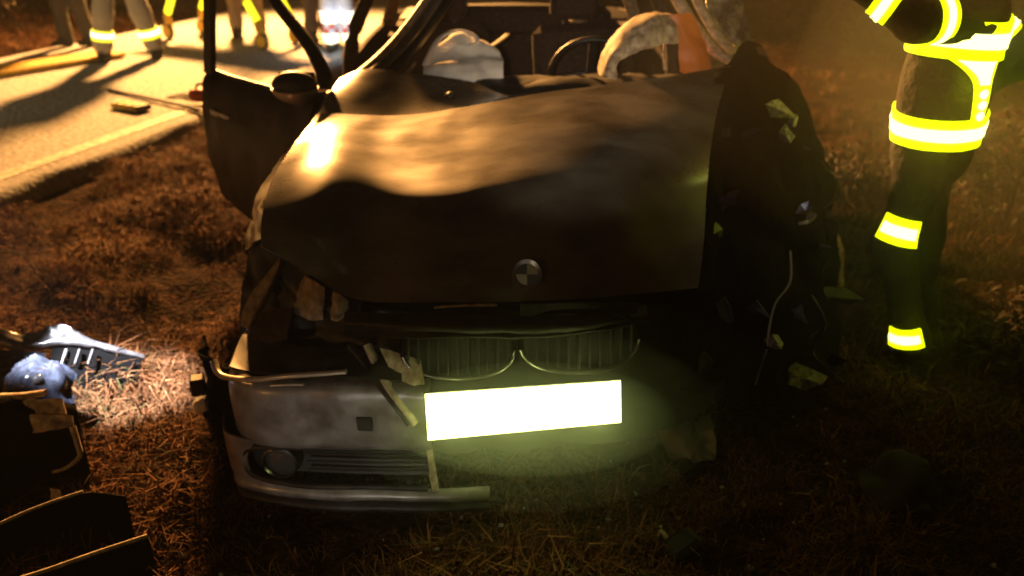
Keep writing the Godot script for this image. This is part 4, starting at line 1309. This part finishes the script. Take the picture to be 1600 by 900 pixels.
	person("bystander", "person in brownish trousers and dark shoes behind the yellow stretcher", j, {"trousers": Color(0.16, 0.12, 0.085), "top": Color(0.05, 0.05, 0.06), "boots": bk, "baggy": 0.014}, 0.026, "people working on the road")
	j = stance(V(-2.32, y, -10.35), 0.6, 0.22, 0.1)
	person("bystander", "person in dark trousers between the stretcher and the white trousered paramedic", j, {"trousers": Color(0.05, 0.035, 0.028), "top": Color(0.06, 0.04, 0.03), "boots": bk, "baggy": 0.012}, 0.026, "people working on the road")
	j = stance(V(-1.93, y, -9.68), 0.1, 0.21, 0.03)
	fig = person("paramedic", "person in pale trousers ending in bright white and red checked bands", j, {"trousers": Color(0.62, 0.64, 0.72), "top": Color(0.5, 0.48, 0.1), "boots": Color(0.02, 0.03, 0.02), "baggy": 0.02}, 0.024, "people working on the road")
	for s in ["l", "r"]:
		var lb: Array = fig[1].slice(0 if s == "l" else 6, 4 if s == "l" else 10)
		var d: Vector3 = (j["knee_" + s] - j["foot_" + s]).normalized()
		ring_on(fig, lb, "emissive_tape", j["foot_" + s] + d * 0.14, d, 0.05, 0.006, M.white_tape)
		ring_on(fig, lb, "emissive_tape", j["foot_" + s] + d * 0.37, d, 0.06, 0.006, M.white_tape)
		for k in 8:
			var cs := begin()
			band(cs, lb, j["foot_" + s] + d * (0.225 if k % 2 else 0.275), d, 0.026, 0.006, TAU * k / 8, TAU * (k + 1) / 8)
			put("red_check", done(cs), M.tape_red, fig[0])
	halo(V(-1.93, 0.5, -9.3), Color(0.9, 0.95, 1.0), 0.12, 0.1, fig[0])

# ---------------------------------------------------------------- things on the road
func build_road_things() -> void:
	var y := 0.168
	# long spine board
	var o := thing("spine_board", "long yellow spine board lying on the road, its handle holes showing", "stretcher board", V(-4.75, y, -8.45))
	var a := V(-5.45, y + 0.035, -7.45)
	var b := V(-4.28, y + 0.035, -9.22)
	var z := (b - a).normalized()
	var x := z.cross(Vector3.UP)
	var half := 0.2
	var st := begin()
	var bs := Basis(-x, Vector3.UP, z)
	for s in [-1.0, 1.0]:
		bar(st, a + x * half * s, b + x * half * s * 0.8, 0.05, 0.05)
	put("side_rail", done(st), M.board_yellow, o)
	st = begin()
	bar(st, a, b, 0.26, 0.045)
	put("deck", done(st), M.board_yellow, o)
	for k in 8:
		var t := 0.04 + k * 0.13
		for s in [-1.0, 1.0]:
			st = begin()
			bar(st, a.lerp(b, t) + x * half * s * 0.6, a.lerp(b, t) + x * half * s * 0.97, 0.07, 0.044)
			put("grip_bridge", done(st), M.board_yellow, o)
	for s in [-1.0, 1.0]:
		var foot := a.lerp(b, 0.5 + s * 0.35)
		boxed("skid", foot + V(0, -0.026, 0), V(0.06, 0.02, 0.3), M.tool_dark, o, bs)
	# yellow notched block
	o = thing("rescue_block", "yellow notched block with a dark end lying alone on the road", "tool block", V(-3.08, y, -6.72))
	var d := V(0.39, 0, 0.2).normalized()
	bs = Basis(d, Vector3.UP, d.cross(Vector3.UP))
	st = begin()
	box(st, V(-3.1, y + 0.022, -6.73), V(0.30, 0.044, 0.13), bs, 0.008)
	put("block", done(st), M.board_yellow, o)
	for k in 3:
		boxed("notch", V(-3.1, y + 0.046, -6.73) + d * (k - 1) * 0.09, V(0.02, 0.008, 0.10), M.tool_dark, o, bs, 0.002)
	boxed("end_cap", V(-3.1, y + 0.022, -6.73) + d * 0.165, V(0.035, 0.046, 0.132), M.tool_dark, o, bs)
	# pry bar
	o = thing("pry_bar", "long dark steel pry bar lying across the road", "pry bar", V(-3.03, y, -7.0))
	tubed("shaft", [V(-3.567, y + 0.014, -7.40), V(-3.0, y + 0.014, -7.0), V(-2.495, y + 0.014, -6.63)], 0.014, M.tool_dark, o)
	tubed("claw", [V(-2.495, y + 0.014, -6.63), V(-2.45, y + 0.016, -6.60), V(-2.42, y + 0.04, -6.585)], 0.016, M.tool_dark, o, 0.007, 8, 0.5)
	# red cutting tool
	o = thing("rescue_tool", "red rescue cutter with dark jaws on the road behind the open door", "tool", V(-2.7, y, -6.97))
	st = begin()
	lathe(st, V(-2.66, y + 0.06, -6.95), V(1, 0, 0.1), [Vector2(0.0, -0.02), Vector2(0.05, -0.01), Vector2(0.058, 0.05), Vector2(0.058, 0.26), Vector2(0.04, 0.30), Vector2(0.0, 0.31)], 18)
	put("body", done(st), M.tool_red, o)
	tubed("handle", [V(-2.62, y + 0.11, -6.95), V(-2.6, y + 0.15, -6.95), V(-2.48, y + 0.155, -6.93), V(-2.44, y + 0.11, -6.93)], 0.012, M.tool_dark, o)
	for s in [-1.0, 1.0]:
		tubed("jaw", [V(-2.67, y + 0.055, -6.95 + s * 0.03), V(-2.78, y + 0.05, -6.97 + s * 0.07), V(-2.9, y + 0.03, -7.0 + s * 0.02)], 0.024, M.tool_dark, o, 0.008, 8, 0.6)
	tubed("hose", [V(-2.36, y + 0.06, -6.92), V(-2.3, y + 0.012, -7.0), V(-2.45, y + 0.012, -7.15), V(-2.7, y + 0.012, -7.1), V(-2.86, y + 0.012, -7.22)], 0.012, M.board_yellow, o)
	# orange bag near the front post
	o = thing("equipment_bag", "small orange equipment bag on the road edge behind the bonnet", "bag", V(-1.55, y, -8.75))
	put("bag_body", blob(V(-1.55, y + 0.08, -8.75), V(0.2, 0.09, 0.12)), M.hose_orange, o)
	tubed("strap", [V(-1.70, y + 0.1, -8.7), V(-1.62, y + 0.19, -8.72), V(-1.48, y + 0.19, -8.74), V(-1.40, y + 0.1, -8.76)], 0.012, M.tool_dark, o, -1, 6, 0.4)
	build_stretcher()

func build_stretcher() -> void:
	var y := 0.165
	var o := thing("ambulance_stretcher", "wheeled ambulance stretcher with yellow folding legs and pale castors", "stretcher", V(-3.3, y, -10.2))
	var ends := [V(-4.15, y, -10.75), V(-2.58, y, -9.85)]
	var ax: Vector3 = (ends[1] - ends[0]).normalized()
	var sd := V(-ax.z, 0, ax.x)
	var c: Vector3 = (ends[0] + ends[1]) * 0.5
	for s in [-1.0, 1.0]:
		for e in [-1.0, 1.0]:
			var p: Vector3 = c + ax * 0.78 * e + sd * 0.26 * s
			var st := begin()
			lathe(st, p + V(0, 0.09, 0), sd, [Vector2(0.0, -0.022), Vector2(0.07, -0.022), Vector2(0.09, -0.014), Vector2(0.09, 0.014), Vector2(0.07, 0.022), Vector2(0.0, 0.022)], 20)
			var w := put("wheel", done(st), M.tool_dark, o)
			st = begin()
			lathe(st, p + V(0, 0.09, 0), sd, [Vector2(0.0, -0.03), Vector2(0.066, -0.03), Vector2(0.068, 0.03), Vector2(0.0, 0.03)], 16)
			put("hub", done(st), M.board_yellow, w)
			st = begin()
			bar(st, p + V(0, 0.13, 0) - sd * 0.035, p + V(0, 0.26, 0) + ax * 0.03 * -e, 0.09, 0.05, ax)
			put("fork", done(st), M.board_yellow, o)
			st = begin()
			bar(st, p + V(0, 0.24, 0), c + ax * 0.42 * e + sd * 0.26 * s + V(0, 0.80, 0), 0.075, 0.05, sd)
			put("leg", done(st), M.board_yellow, o)
			st = begin()
			bar(st, p + V(0, 0.30, 0) + (c - p + ax * 0.42 * e + sd * 0.26 * s) * 0.1, p + V(0, 0.52, 0) + (c - p + ax * 0.42 * e + sd * 0.26 * s) * 0.5, 0.085, 0.06, sd)
			put("emissive_tape", done(st), M.boot_tape, o)  # emissive sleeve added so the reflective leg shines
	for s in [-1.0, 1.0]:
		var st := begin()
		bar(st, c - ax * 0.95 + sd * 0.27 * s + V(0, 0.82, 0), c + ax * 0.95 + sd * 0.27 * s + V(0, 0.82, 0), 0.04, 0.04)
		put("side_rail", done(st), M.board_yellow, o)
	boxed("mattress", c + V(0, 0.88, 0), V(0.5, 0.08, 1.85), M.mattress, o, Basis(sd, Vector3.UP, ax), 0.03)

# ---------------------------------------------------------------- wreckage on the grass
func build_debris() -> void:
	# silver trim at the left, lit by the torch, black plastic hanging under it
	var o := thing("torn_bumper_trim", "long silver strip of torn bumper trim lit white at its middle", "car part", V(-1.75, 0.0, -2.8))
	put("silver_face", sheet([
		[V(-2.05, 0.25, -2.80), V(-1.86, 0.205, -2.79), V(-1.73, 0.225, -2.83), V(-1.62, 0.17, -2.81), V(-1.43, 0.092, -2.82)],
		[V(-2.05, 0.235, -2.75), V(-1.86, 0.185, -2.74), V(-1.73, 0.185, -2.775), V(-1.62, 0.16, -2.79), V(-1.43, 0.09, -2.81)],
		[V(-2.05, 0.22, -2.76), V(-1.86, 0.165, -2.75), V(-1.73, 0.16, -2.785), V(-1.62, 0.145, -2.80), V(-1.43, 0.08, -2.82)]], 6, 0.006, 0.02, 9.0, 4), M.silver_panel, o)
	put("under_tray", sheet([
		[V(-1.75, 0.165, -2.79), V(-1.64, 0.15, -2.80), V(-1.44, 0.085, -2.82)],
		[V(-1.74, 0.10, -2.70), V(-1.63, 0.08, -2.72), V(-1.44, 0.05, -2.79)],
		[V(-1.73, 0.02, -2.66), V(-1.62, 0.01, -2.68), V(-1.43, 0.01, -2.76)]], 5, 0.006, 0.02, 12.0, 5), M.matte_black, o)
	for k in 3:
		tubed("clip", [V(-1.69 + k * 0.05, 0.155, -2.76), V(-1.69 + k * 0.05, 0.12, -2.71)], 0.008, M.silver_panel if k == 0 else M.black_plastic, o, -1, 6)
	put("grey_flap", sheet([
		[V(-1.98, 0.19, -2.72), V(-1.86, 0.165, -2.72), V(-1.76, 0.15, -2.74)],
		[V(-1.96, 0.11, -2.62), V(-1.85, 0.10, -2.62), V(-1.74, 0.10, -2.66)],
		[V(-1.95, 0.03, -2.6), V(-1.84, 0.02, -2.6), V(-1.73, 0.03, -2.64)]], 5, 0.005, 0.03, 9.0, 5), M.clear_plastic, o)
	# headlamp shell, bluish
	o = thing("headlamp_shell", "bluish broken headlamp shell on the pile at the left", "car part", V(-1.6, 0.0, -2.45))
	put("shell", sheet([
		[V(-1.72, 0.24, -2.50), V(-1.64, 0.27, -2.5), V(-1.56, 0.25, -2.5), V(-1.52, 0.2, -2.5)],
		[V(-1.74, 0.19, -2.44), V(-1.65, 0.24, -2.42), V(-1.56, 0.22, -2.42), V(-1.51, 0.15, -2.44)],
		[V(-1.74, 0.10, -2.42), V(-1.65, 0.16, -2.38), V(-1.56, 0.15, -2.38), V(-1.50, 0.08, -2.42)],
		[V(-1.73, 0.0, -2.42), V(-1.65, 0.0, -2.38), V(-1.56, 0.0, -2.38), V(-1.50, 0.0, -2.42)]], 6, 0.005, 0.03, 9.0, 6), M.clear_plastic, o)
	put("bulb_socket", blob(V(-1.60, 0.23, -2.41), V(0.022, 0.022, 0.02)), M.lamp_glass, o)
	# black module with cream edges
	o = thing("broken_panel", "black broken dashboard panel with cream torn edges at the left edge", "car part", V(-1.5, 0.0, -2.2))
	put("black_shell", sheet([
		[V(-1.78, 0.24, -2.28), V(-1.6, 0.25, -2.28), V(-1.40, 0.22, -2.26)],
		[V(-1.76, 0.22, -2.20), V(-1.58, 0.23, -2.19), V(-1.36, 0.2, -2.19)],
		[V(-1.74, 0.10, -2.13), V(-1.58, 0.10, -2.12), V(-1.33, 0.12, -2.14)],
		[V(-1.72, 0.0, -2.05), V(-1.56, 0.0, -2.04), V(-1.31, 0.0, -2.08)]], 6, 0.01, 0.03, 7.0, 3), M.matte_black, o)
	tubed("cream_edge", [V(-1.80, 0.262, -2.27), V(-1.66, 0.262, -2.26), V(-1.56, 0.272, -2.25), V(-1.48, 0.285, -2.25)], 0.019, M.pale_plastic, o, 0.015, 8, 0.6)
	put("cream_fragment", sheet([[V(-1.66, 0.25, -2.24), V(-1.53, 0.265, -2.235), V(-1.42, 0.27, -2.235)], [V(-1.65, 0.228, -2.2), V(-1.53, 0.235, -2.19), V(-1.40, 0.24, -2.2)]], 5, 0.008, 0.02, 14.0, 5), M.pale_plastic, o)
	put("cream_fragment", sheet([[V(-1.50, 0.24, -2.19), V(-1.43, 0.245, -2.185), V(-1.37, 0.24, -2.185)], [V(-1.49, 0.20, -2.15), V(-1.42, 0.21, -2.15), V(-1.36, 0.215, -2.16)]], 5, 0.006, 0.02, 14.0, 7), M.pale_plastic, o)
	tubed("cream_hook", [V(-1.372, 0.212, -2.17), V(-1.345, 0.175, -2.13), V(-1.33, 0.15, -2.1), V(-1.36, 0.13, -2.07), V(-1.40, 0.12, -2.06)], 0.010, M.pale_plastic, o, 0.006, 8, 0.7)
	# cream strap that hangs in front
	o = thing("torn_strip", "cream strip of torn plastic standing in front of the black panel", "car part", V(-1.3, 0.0, -1.9))
	put("strip", sheet([[V(-1.36, 0.13, -1.97), V(-1.33, 0.13, -1.965)], [V(-1.345, 0.08, -1.92), V(-1.305, 0.08, -1.92)], [V(-1.325, 0.03, -1.90), V(-1.275, 0.03, -1.89)], [V(-1.31, 0.0, -1.88), V(-1.26, 0.0, -1.87)]], 5, 0.005, 0.015, 12.0, 4), M.pale_plastic, o)
	# black tray in the corner
	o = thing("plastic_tray", "black plastic tray with a pale rim in the bottom left corner", "car part", V(-1.2, 0.0, -1.75))
	put("tray", sheet([
		[V(-1.48, 0.14, -1.72), V(-1.34, 0.16, -1.83), V(-1.22, 0.17, -1.90), V(-1.10, 0.16, -1.90)],
		[V(-1.44, 0.03, -1.66), V(-1.30, 0.03, -1.76), V(-1.18, 0.03, -1.82), V(-1.06, 0.04, -1.83)],
		[V(-1.38, 0.03, -1.58), V(-1.25, 0.03, -1.66), V(-1.13, 0.03, -1.73), V(-1.01, 0.05, -1.77)],
		[V(-1.36, 0.14, -1.54), V(-1.22, 0.13, -1.625), V(-1.10, 0.13, -1.70), V(-0.99, 0.13, -1.765)],
		[V(-1.345, 0.02, -1.52), V(-1.205, 0.02, -1.605), V(-1.085, 0.02, -1.68), V(-0.975, 0.02, -1.745)]], 5, 0.006, 0.006, 5.0, 4), M.matte_black, o)
	tubed("rim_edge", [V(-1.36, 0.145, -1.538), V(-1.22, 0.136, -1.622), V(-1.10, 0.136, -1.697), V(-0.99, 0.136, -1.762)], 0.006, M.beige_trim, o)
	tubed("rim_edge", [V(-1.48, 0.145, -1.72), V(-1.34, 0.165, -1.83), V(-1.22, 0.175, -1.90)], 0.005, M.beige_trim, o)
	# small bits
	o = thing("bumper_bracket", "small black and white bracket beside the end of the bumper", "car part", V(-1.0, 0.0, -2.27))
	boxed("black_block", V(-1.0, 0.30, -2.27), V(0.045, 0.06, 0.05), M.black_plastic, o, Basis(V(0, 1, 0), 0.3))
	boxed("white_block", V(-0.995, 0.235, -2.26), V(0.05, 0.045, 0.05), M.airbag_cloth, o, Basis(V(0, 1, 0), 0.3) * Basis(V(0, 0, 1), 0.15), 0.012)
	tubed("stalk", [V(-0.99, 0.22, -2.27), V(-0.97, 0.1, -2.28), V(-0.93, 0.0, -2.3)], 0.014, M.black_plastic, o)
	o = thing("crumpled_wrapper", "crumpled pale scrap on the grass right of the number plate", "scrap", V(0.6, 0.0, -2.3))
	put("scrap", sheet([
		[V(0.51, 0.05, -2.38), V(0.57, 0.09, -2.40), V(0.62, 0.05, -2.39), V(0.68, 0.11, -2.40)],
		[V(0.50, 0.05, -2.31), V(0.56, 0.09, -2.30), V(0.61, 0.05, -2.31), V(0.68, 0.07, -2.30)],
		[V(0.53, 0.02, -2.26), V(0.58, 0.03, -2.25), V(0.63, 0.02, -2.25), V(0.67, 0.03, -2.25)]], 6, 0.003, 0.05, 14.0, 9), M.dull_scrap, o)
	o = thing("rubber_boot_piece", "black lump of rubber trim with one glinting clip on the dark grass", "car part", V(1.2, 0.0, -2.05))
	put("lump", sheet([
		[V(1.12, 0.02, -2.16), V(1.20, 0.08, -2.18), V(1.29, 0.03, -2.16)],
		[V(1.10, 0.04, -2.08), V(1.20, 0.13, -2.08), V(1.30, 0.06, -2.08)],
		[V(1.11, 0.0, -1.99), V(1.19, 0.05, -1.98), V(1.28, 0.0, -1.99)]], 6, 0.02, 0.04, 8.0, 5), M.rubber, o)
	tubed("metal_clip", [V(1.155, 0.055, -1.98), V(1.175, 0.062, -1.98), V(1.195, 0.075, -1.985)], 0.006, M.chrome, o, 0.003, 6)
	o = thing("plastic_chunk", "black angular plastic chunk on the grass near the bottom edge", "car part", V(0.48, 0.0, -1.83))
	boxed("chunk", V(0.485, 0.035, -1.83), V(0.10, 0.06, 0.08), M.black_plastic, o, Basis(V(0, 1, 0), 0.5) * Basis(V(0, 0, 1), 0.3), 0.015)
	tubed("chunk_tab", [V(0.44, 0.06, -1.84), V(0.425, 0.075, -1.85), V(0.42, 0.05, -1.86)], 0.007, M.pale_plastic, o, 0.004, 6)

# ---------------------------------------------------------------- lamps
func spot(called: String, at: Vector3, to: Vector3, angle: float, soft: float, c: Color, e: float, size: float, parent: Node) -> void:
	var l := SpotLight3D.new()
	l.name = called
	l.light_color = c
	l.light_energy = e
	l.light_size = size
	l.spot_angle = angle
	l.spot_angle_attenuation = soft
	l.spot_range = 80.0
	l.spot_attenuation = 2.0
	l.shadow_enabled = true
	parent.add_child(l, true)
	l.look_at_from_position(at, to)
	l.position = at - origin_of(parent)

func lamp_on_mast(label: String, at: Vector3, to: Vector3, foot_y: float, c: Color, e: float, angle: float, size: float, face: StandardMaterial3D) -> void:
	var o := thing("floodlight", label, "floodlight", V(at.x, foot_y, at.z))
	var d := (to - at).normalized()
	var back := at - d * 0.14
	var x := Vector3.UP.cross(d).normalized()
	var b := Basis(x, d.cross(x), d)
	var st := begin()
	box(st, back - d * 0.02, V(0.36, 0.26, 0.12), b, 0.02)
	put("housing", done(st), M.tool_dark, o)
	st = begin()
	box(st, back + d * 0.045, V(0.30, 0.20, 0.006), b, 0.002)
	put("lamp_face", done(st), face, o)
	tubed("mast", [V(at.x, foot_y + 0.4, at.z) - d * V(0.3, 0, 0.3), back - d * 0.1], 0.022, M.tool_dark, o)
	for k in 3:
		var a := TAU * k / 3 + 0.4
		var p: Vector3 = V(at.x, foot_y, at.z) - d * V(0.3, 0, 0.3)
		tubed("leg", [p + V(0, 0.8, 0), p + V(cos(a) * 0.5, 0.01, sin(a) * 0.5)], 0.014, M.tool_dark, o)
	spot("lamp", at, to, angle, 0.6, c, e, size, o)

func torch(label: String, at: Vector3, to: Vector3, c: Color, e: float, angle: float, soft: float) -> void:
	var o := thing("torch_or_fill", label, "torch", at)
	var d := (to - at).normalized()
	var st := begin()
	lathe(st, at, d, [Vector2(0.0, -0.24), Vector2(0.02, -0.24), Vector2(0.02, -0.08), Vector2(0.034, -0.05), Vector2(0.036, -0.012), Vector2(0.03, -0.012)], 18)
	put("barrel", done(st), M.tool_dark, o)
	st = begin()
	lathe(st, at, d, [Vector2(0.03, -0.016), Vector2(0.0, -0.015)], 18)
	put("torch_lens", done(st), M.torch_face, o)
	spot("lamp", at, to, angle, soft, c, e, 0.03, o)

func _ready() -> void:
	rng.seed = 20
	# camera
	var cam := Camera3D.new()
	cam.name = "camera"
	cam.position = V(0, 1.7, 0)
	cam.rotation_degrees = V(-25, 0, 0)
	var at := CameraAttributesPhysical.new()
	at.frustum_focal_length = 34.66
	at.frustum_focus_distance = 1.85
	at.exposure_aperture = 2.8
	cam.attributes = at
	cam.fov = 38.2
	cam.near = 0.05
	cam.far = 400.0
	add_child(cam)
	cam.current = true
	# night sky, exposure
	var env := Environment.new()
	env.background_mode = Environment.BG_SKY
	var sm := ProceduralSkyMaterial.new()
	sm.sky_top_color = Color(0.02, 0.022, 0.03)
	sm.sky_horizon_color = Color(0.06, 0.045, 0.035)
	sm.ground_bottom_color = Color(0.02, 0.015, 0.01)
	sm.ground_horizon_color = Color(0.05, 0.04, 0.03)
	env.sky = Sky.new()
	env.sky.sky_material = sm
	env.background_energy_multiplier = 0.6
	env.tonemap_mode = Environment.TONE_MAPPER_LINEAR
	env.tonemap_exposure = 1.0
	env.volumetric_fog_enabled = true
	env.volumetric_fog_density = 0.0
	env.fog_enabled = true
	env.fog_density = 0.001
	env.fog_light_color = Color(0.9, 0.9, 0.85)
	env.sdfgi_enabled = true
	env.ssao_enabled = true
	env.ssil_enabled = true
	var we := WorldEnvironment.new()
	we.name = "environment"
	we.environment = env
	add_child(we)
	materials()
	# lamps of the scene: the flood beyond the road, a second behind the photographer's left, two torches, then added fill lights
	lamp_on_mast("tripod floodlight beyond the people, throwing amber light across the road", V(-4.6, 4.9, -15.5), V(-1.2, 0.2, -5.0), 0.15, Color(1.0, 0.69, 0.36), 1050.0, 42.0, 0.4, M.lamp_face)
	lamp_on_mast("tripod floodlight at the near left, dimmer and more orange", V(-4.2, 1.5, 0.8), V(-0.7, 0.25, -2.2), ground(-4.2, 0.8), Color(1.0, 0.68, 0.36), 1.3, 34.0, 0.12, M.lamp_face)
	torch("hand torch held at the left, its white beam on the grass", V(-2.0, 1.7, -2.2), V(-1.50, 0.05, -2.69), Color(0.94, 0.95, 1.0), 62.0, 9.2, 0.6)
	torch("hand torch held by the photographer, pointed past the bumper at the crushed side", V(0.22, 1.55, 0.25), V(1.0, 0.72, -2.75), Color(0.95, 0.97, 1.0), 0.7, 10.5, 1.0)
	torch("small fill light added low in front of the bumper", V(-0.75, 0.5, -0.35), V(-0.48, 0.28, -1.95), Color(1.0, 0.95, 0.88), 0.6, 14.0, 1.0)  # unseen source added to brighten the bumper
	torch("fill light added beside the camera, pointed into the cabin at the airbag", V(-0.1, 1.74, 0.3), V(0.28, 1.22, -3.5), Color(1.0, 0.93, 0.82), 6.0, 12.0, 1.0)  # unseen spot added to brighten the airbag and bent post
	lamp_on_mast("fill lamp added at the near end of the road, lighting the people from the front", V(-7.2, 1.5, -1.2), V(-3.6, 0.5, -9.3), 0.16, Color(1.0, 0.86, 0.6), 42.0, 15.0, 0.12, M.lamp_face)  # unseen lamp added as front fill on the people
	build_ground()
	build_car()
	build_people()
	build_road_things()
	build_debris()
	build_plants()
	build_crumbs()
	build_grass()

func build_crumbs() -> void:
	var st := begin()
	box(st, Vector3.ZERO, V(0.009, 0.004, 0.007), Basis(), 0.002)
	var mesh := done(st)
	var places := []
	for i in 110:
		var x := rng.randfn(0.0, 0.75)
		var z := -1.95 + rng.randfn(0.0, 0.35)
		if z < -2.6: continue
		var b := Basis(V(rng.randf_range(-1, 1), rng.randf_range(-1, 1), rng.randf_range(-1, 1)).normalized(), rng.randf() * TAU).scaled(Vector3.ONE * rng.randf_range(0.6, 2.0))
		places.append([Transform3D(b, V(x, ground(x, z) + rng.randf_range(0.01, 0.045), z)), Color.WHITE])
	tag(scatter("glass_crumbs", mesh, places, M.crumb), "crumbs of broken lamp glass and trim scattered on the grass before the car", "glass", "", "stuff")

func build_plants() -> void:
	var k := 0
	for e in [[V(2.75, 0, -4.4), V(0.55, 0.9, 0.45), "dry brown leafed bush at the right edge behind the firefighter"], [V(2.1, 0, -2.9), V(0.4, 0.42, 0.4), "low weedy bush right of the firefighter's boots"], [V(1.75, 0, -4.75), V(0.40, 0.42, 0.3), "low dark bush in the shade behind the crushed wing"], [V(2.25, 0, -5.0), V(0.42, 0.5, 0.3), "knee high dry bush behind the firefighter, left of the brown leafed one"], [V(2.0, 0, -2.2), V(0.35, 0.3, 0.35), "low weedy bush nearest the camera at the right edge"]]:
		var p: Vector3 = e[0]
		p.y = ground(p.x, p.z) - 0.01
		bush("bush", e[2], p, e[1], 1800, 0.06, Color(0.03, 0.032, 0.010), Color(0.075, 0.042, 0.018), 50 + k)
		k += 1
	for e in [[V(4.2, 0, -11.8), 1.1, "dark shrub of the far hedge, third from its left end"], [V(5.8, 0, -10.8), 1.2, "dark shrub of the far hedge nearest the camera"], [V(2.9, 0, -12.6), 1.0, "smallest dark shrub of the far hedge, second from its left end"], [V(7.4, 0, -11.5), 1.3, "largest dark shrub at the right end of the far hedge"], [V(1.4, 0, -13.6), 1.1, "dark shrub at the left end of the far hedge, behind the car"]]:
		var p: Vector3 = e[0]
		p.y = ground(p.x, p.z) - 0.02
		bush("dark_shrub", e[2], p, V(0.9, 0.9, 0.7) * e[1], 1500, 0.11, Color(0.03, 0.035, 0.01), Color(0.07, 0.055, 0.02), 80 + k, "dark hedge beyond the grass")
		k += 1
	for e in [[V(-6.9, 0, -11.0), 0.9, "smallest brown shrub on the bank past the road, behind the spine board"], [V(-6.0, 0, -13.2), 1.0, "brown shrub on the bank behind the leftmost person"], [V(-8.6, 0, -10.2), 1.0, "brown shrub on the bank farthest left, past the road"], [V(-4.8, 0, -16.5), 1.2, "brown shrub on the bank farthest away, behind the floodlight"]]:
		var p: Vector3 = e[0]
		p.y = ground(p.x, p.z) - 0.02
		bush("dark_shrub", e[2], p, V(0.9, 0.8, 0.7) * e[1], 1300, 0.10, Color(0.04, 0.03, 0.015), Color(0.09, 0.055, 0.025), 80 + k, "dark shrubs past the far road edge")
		k += 1
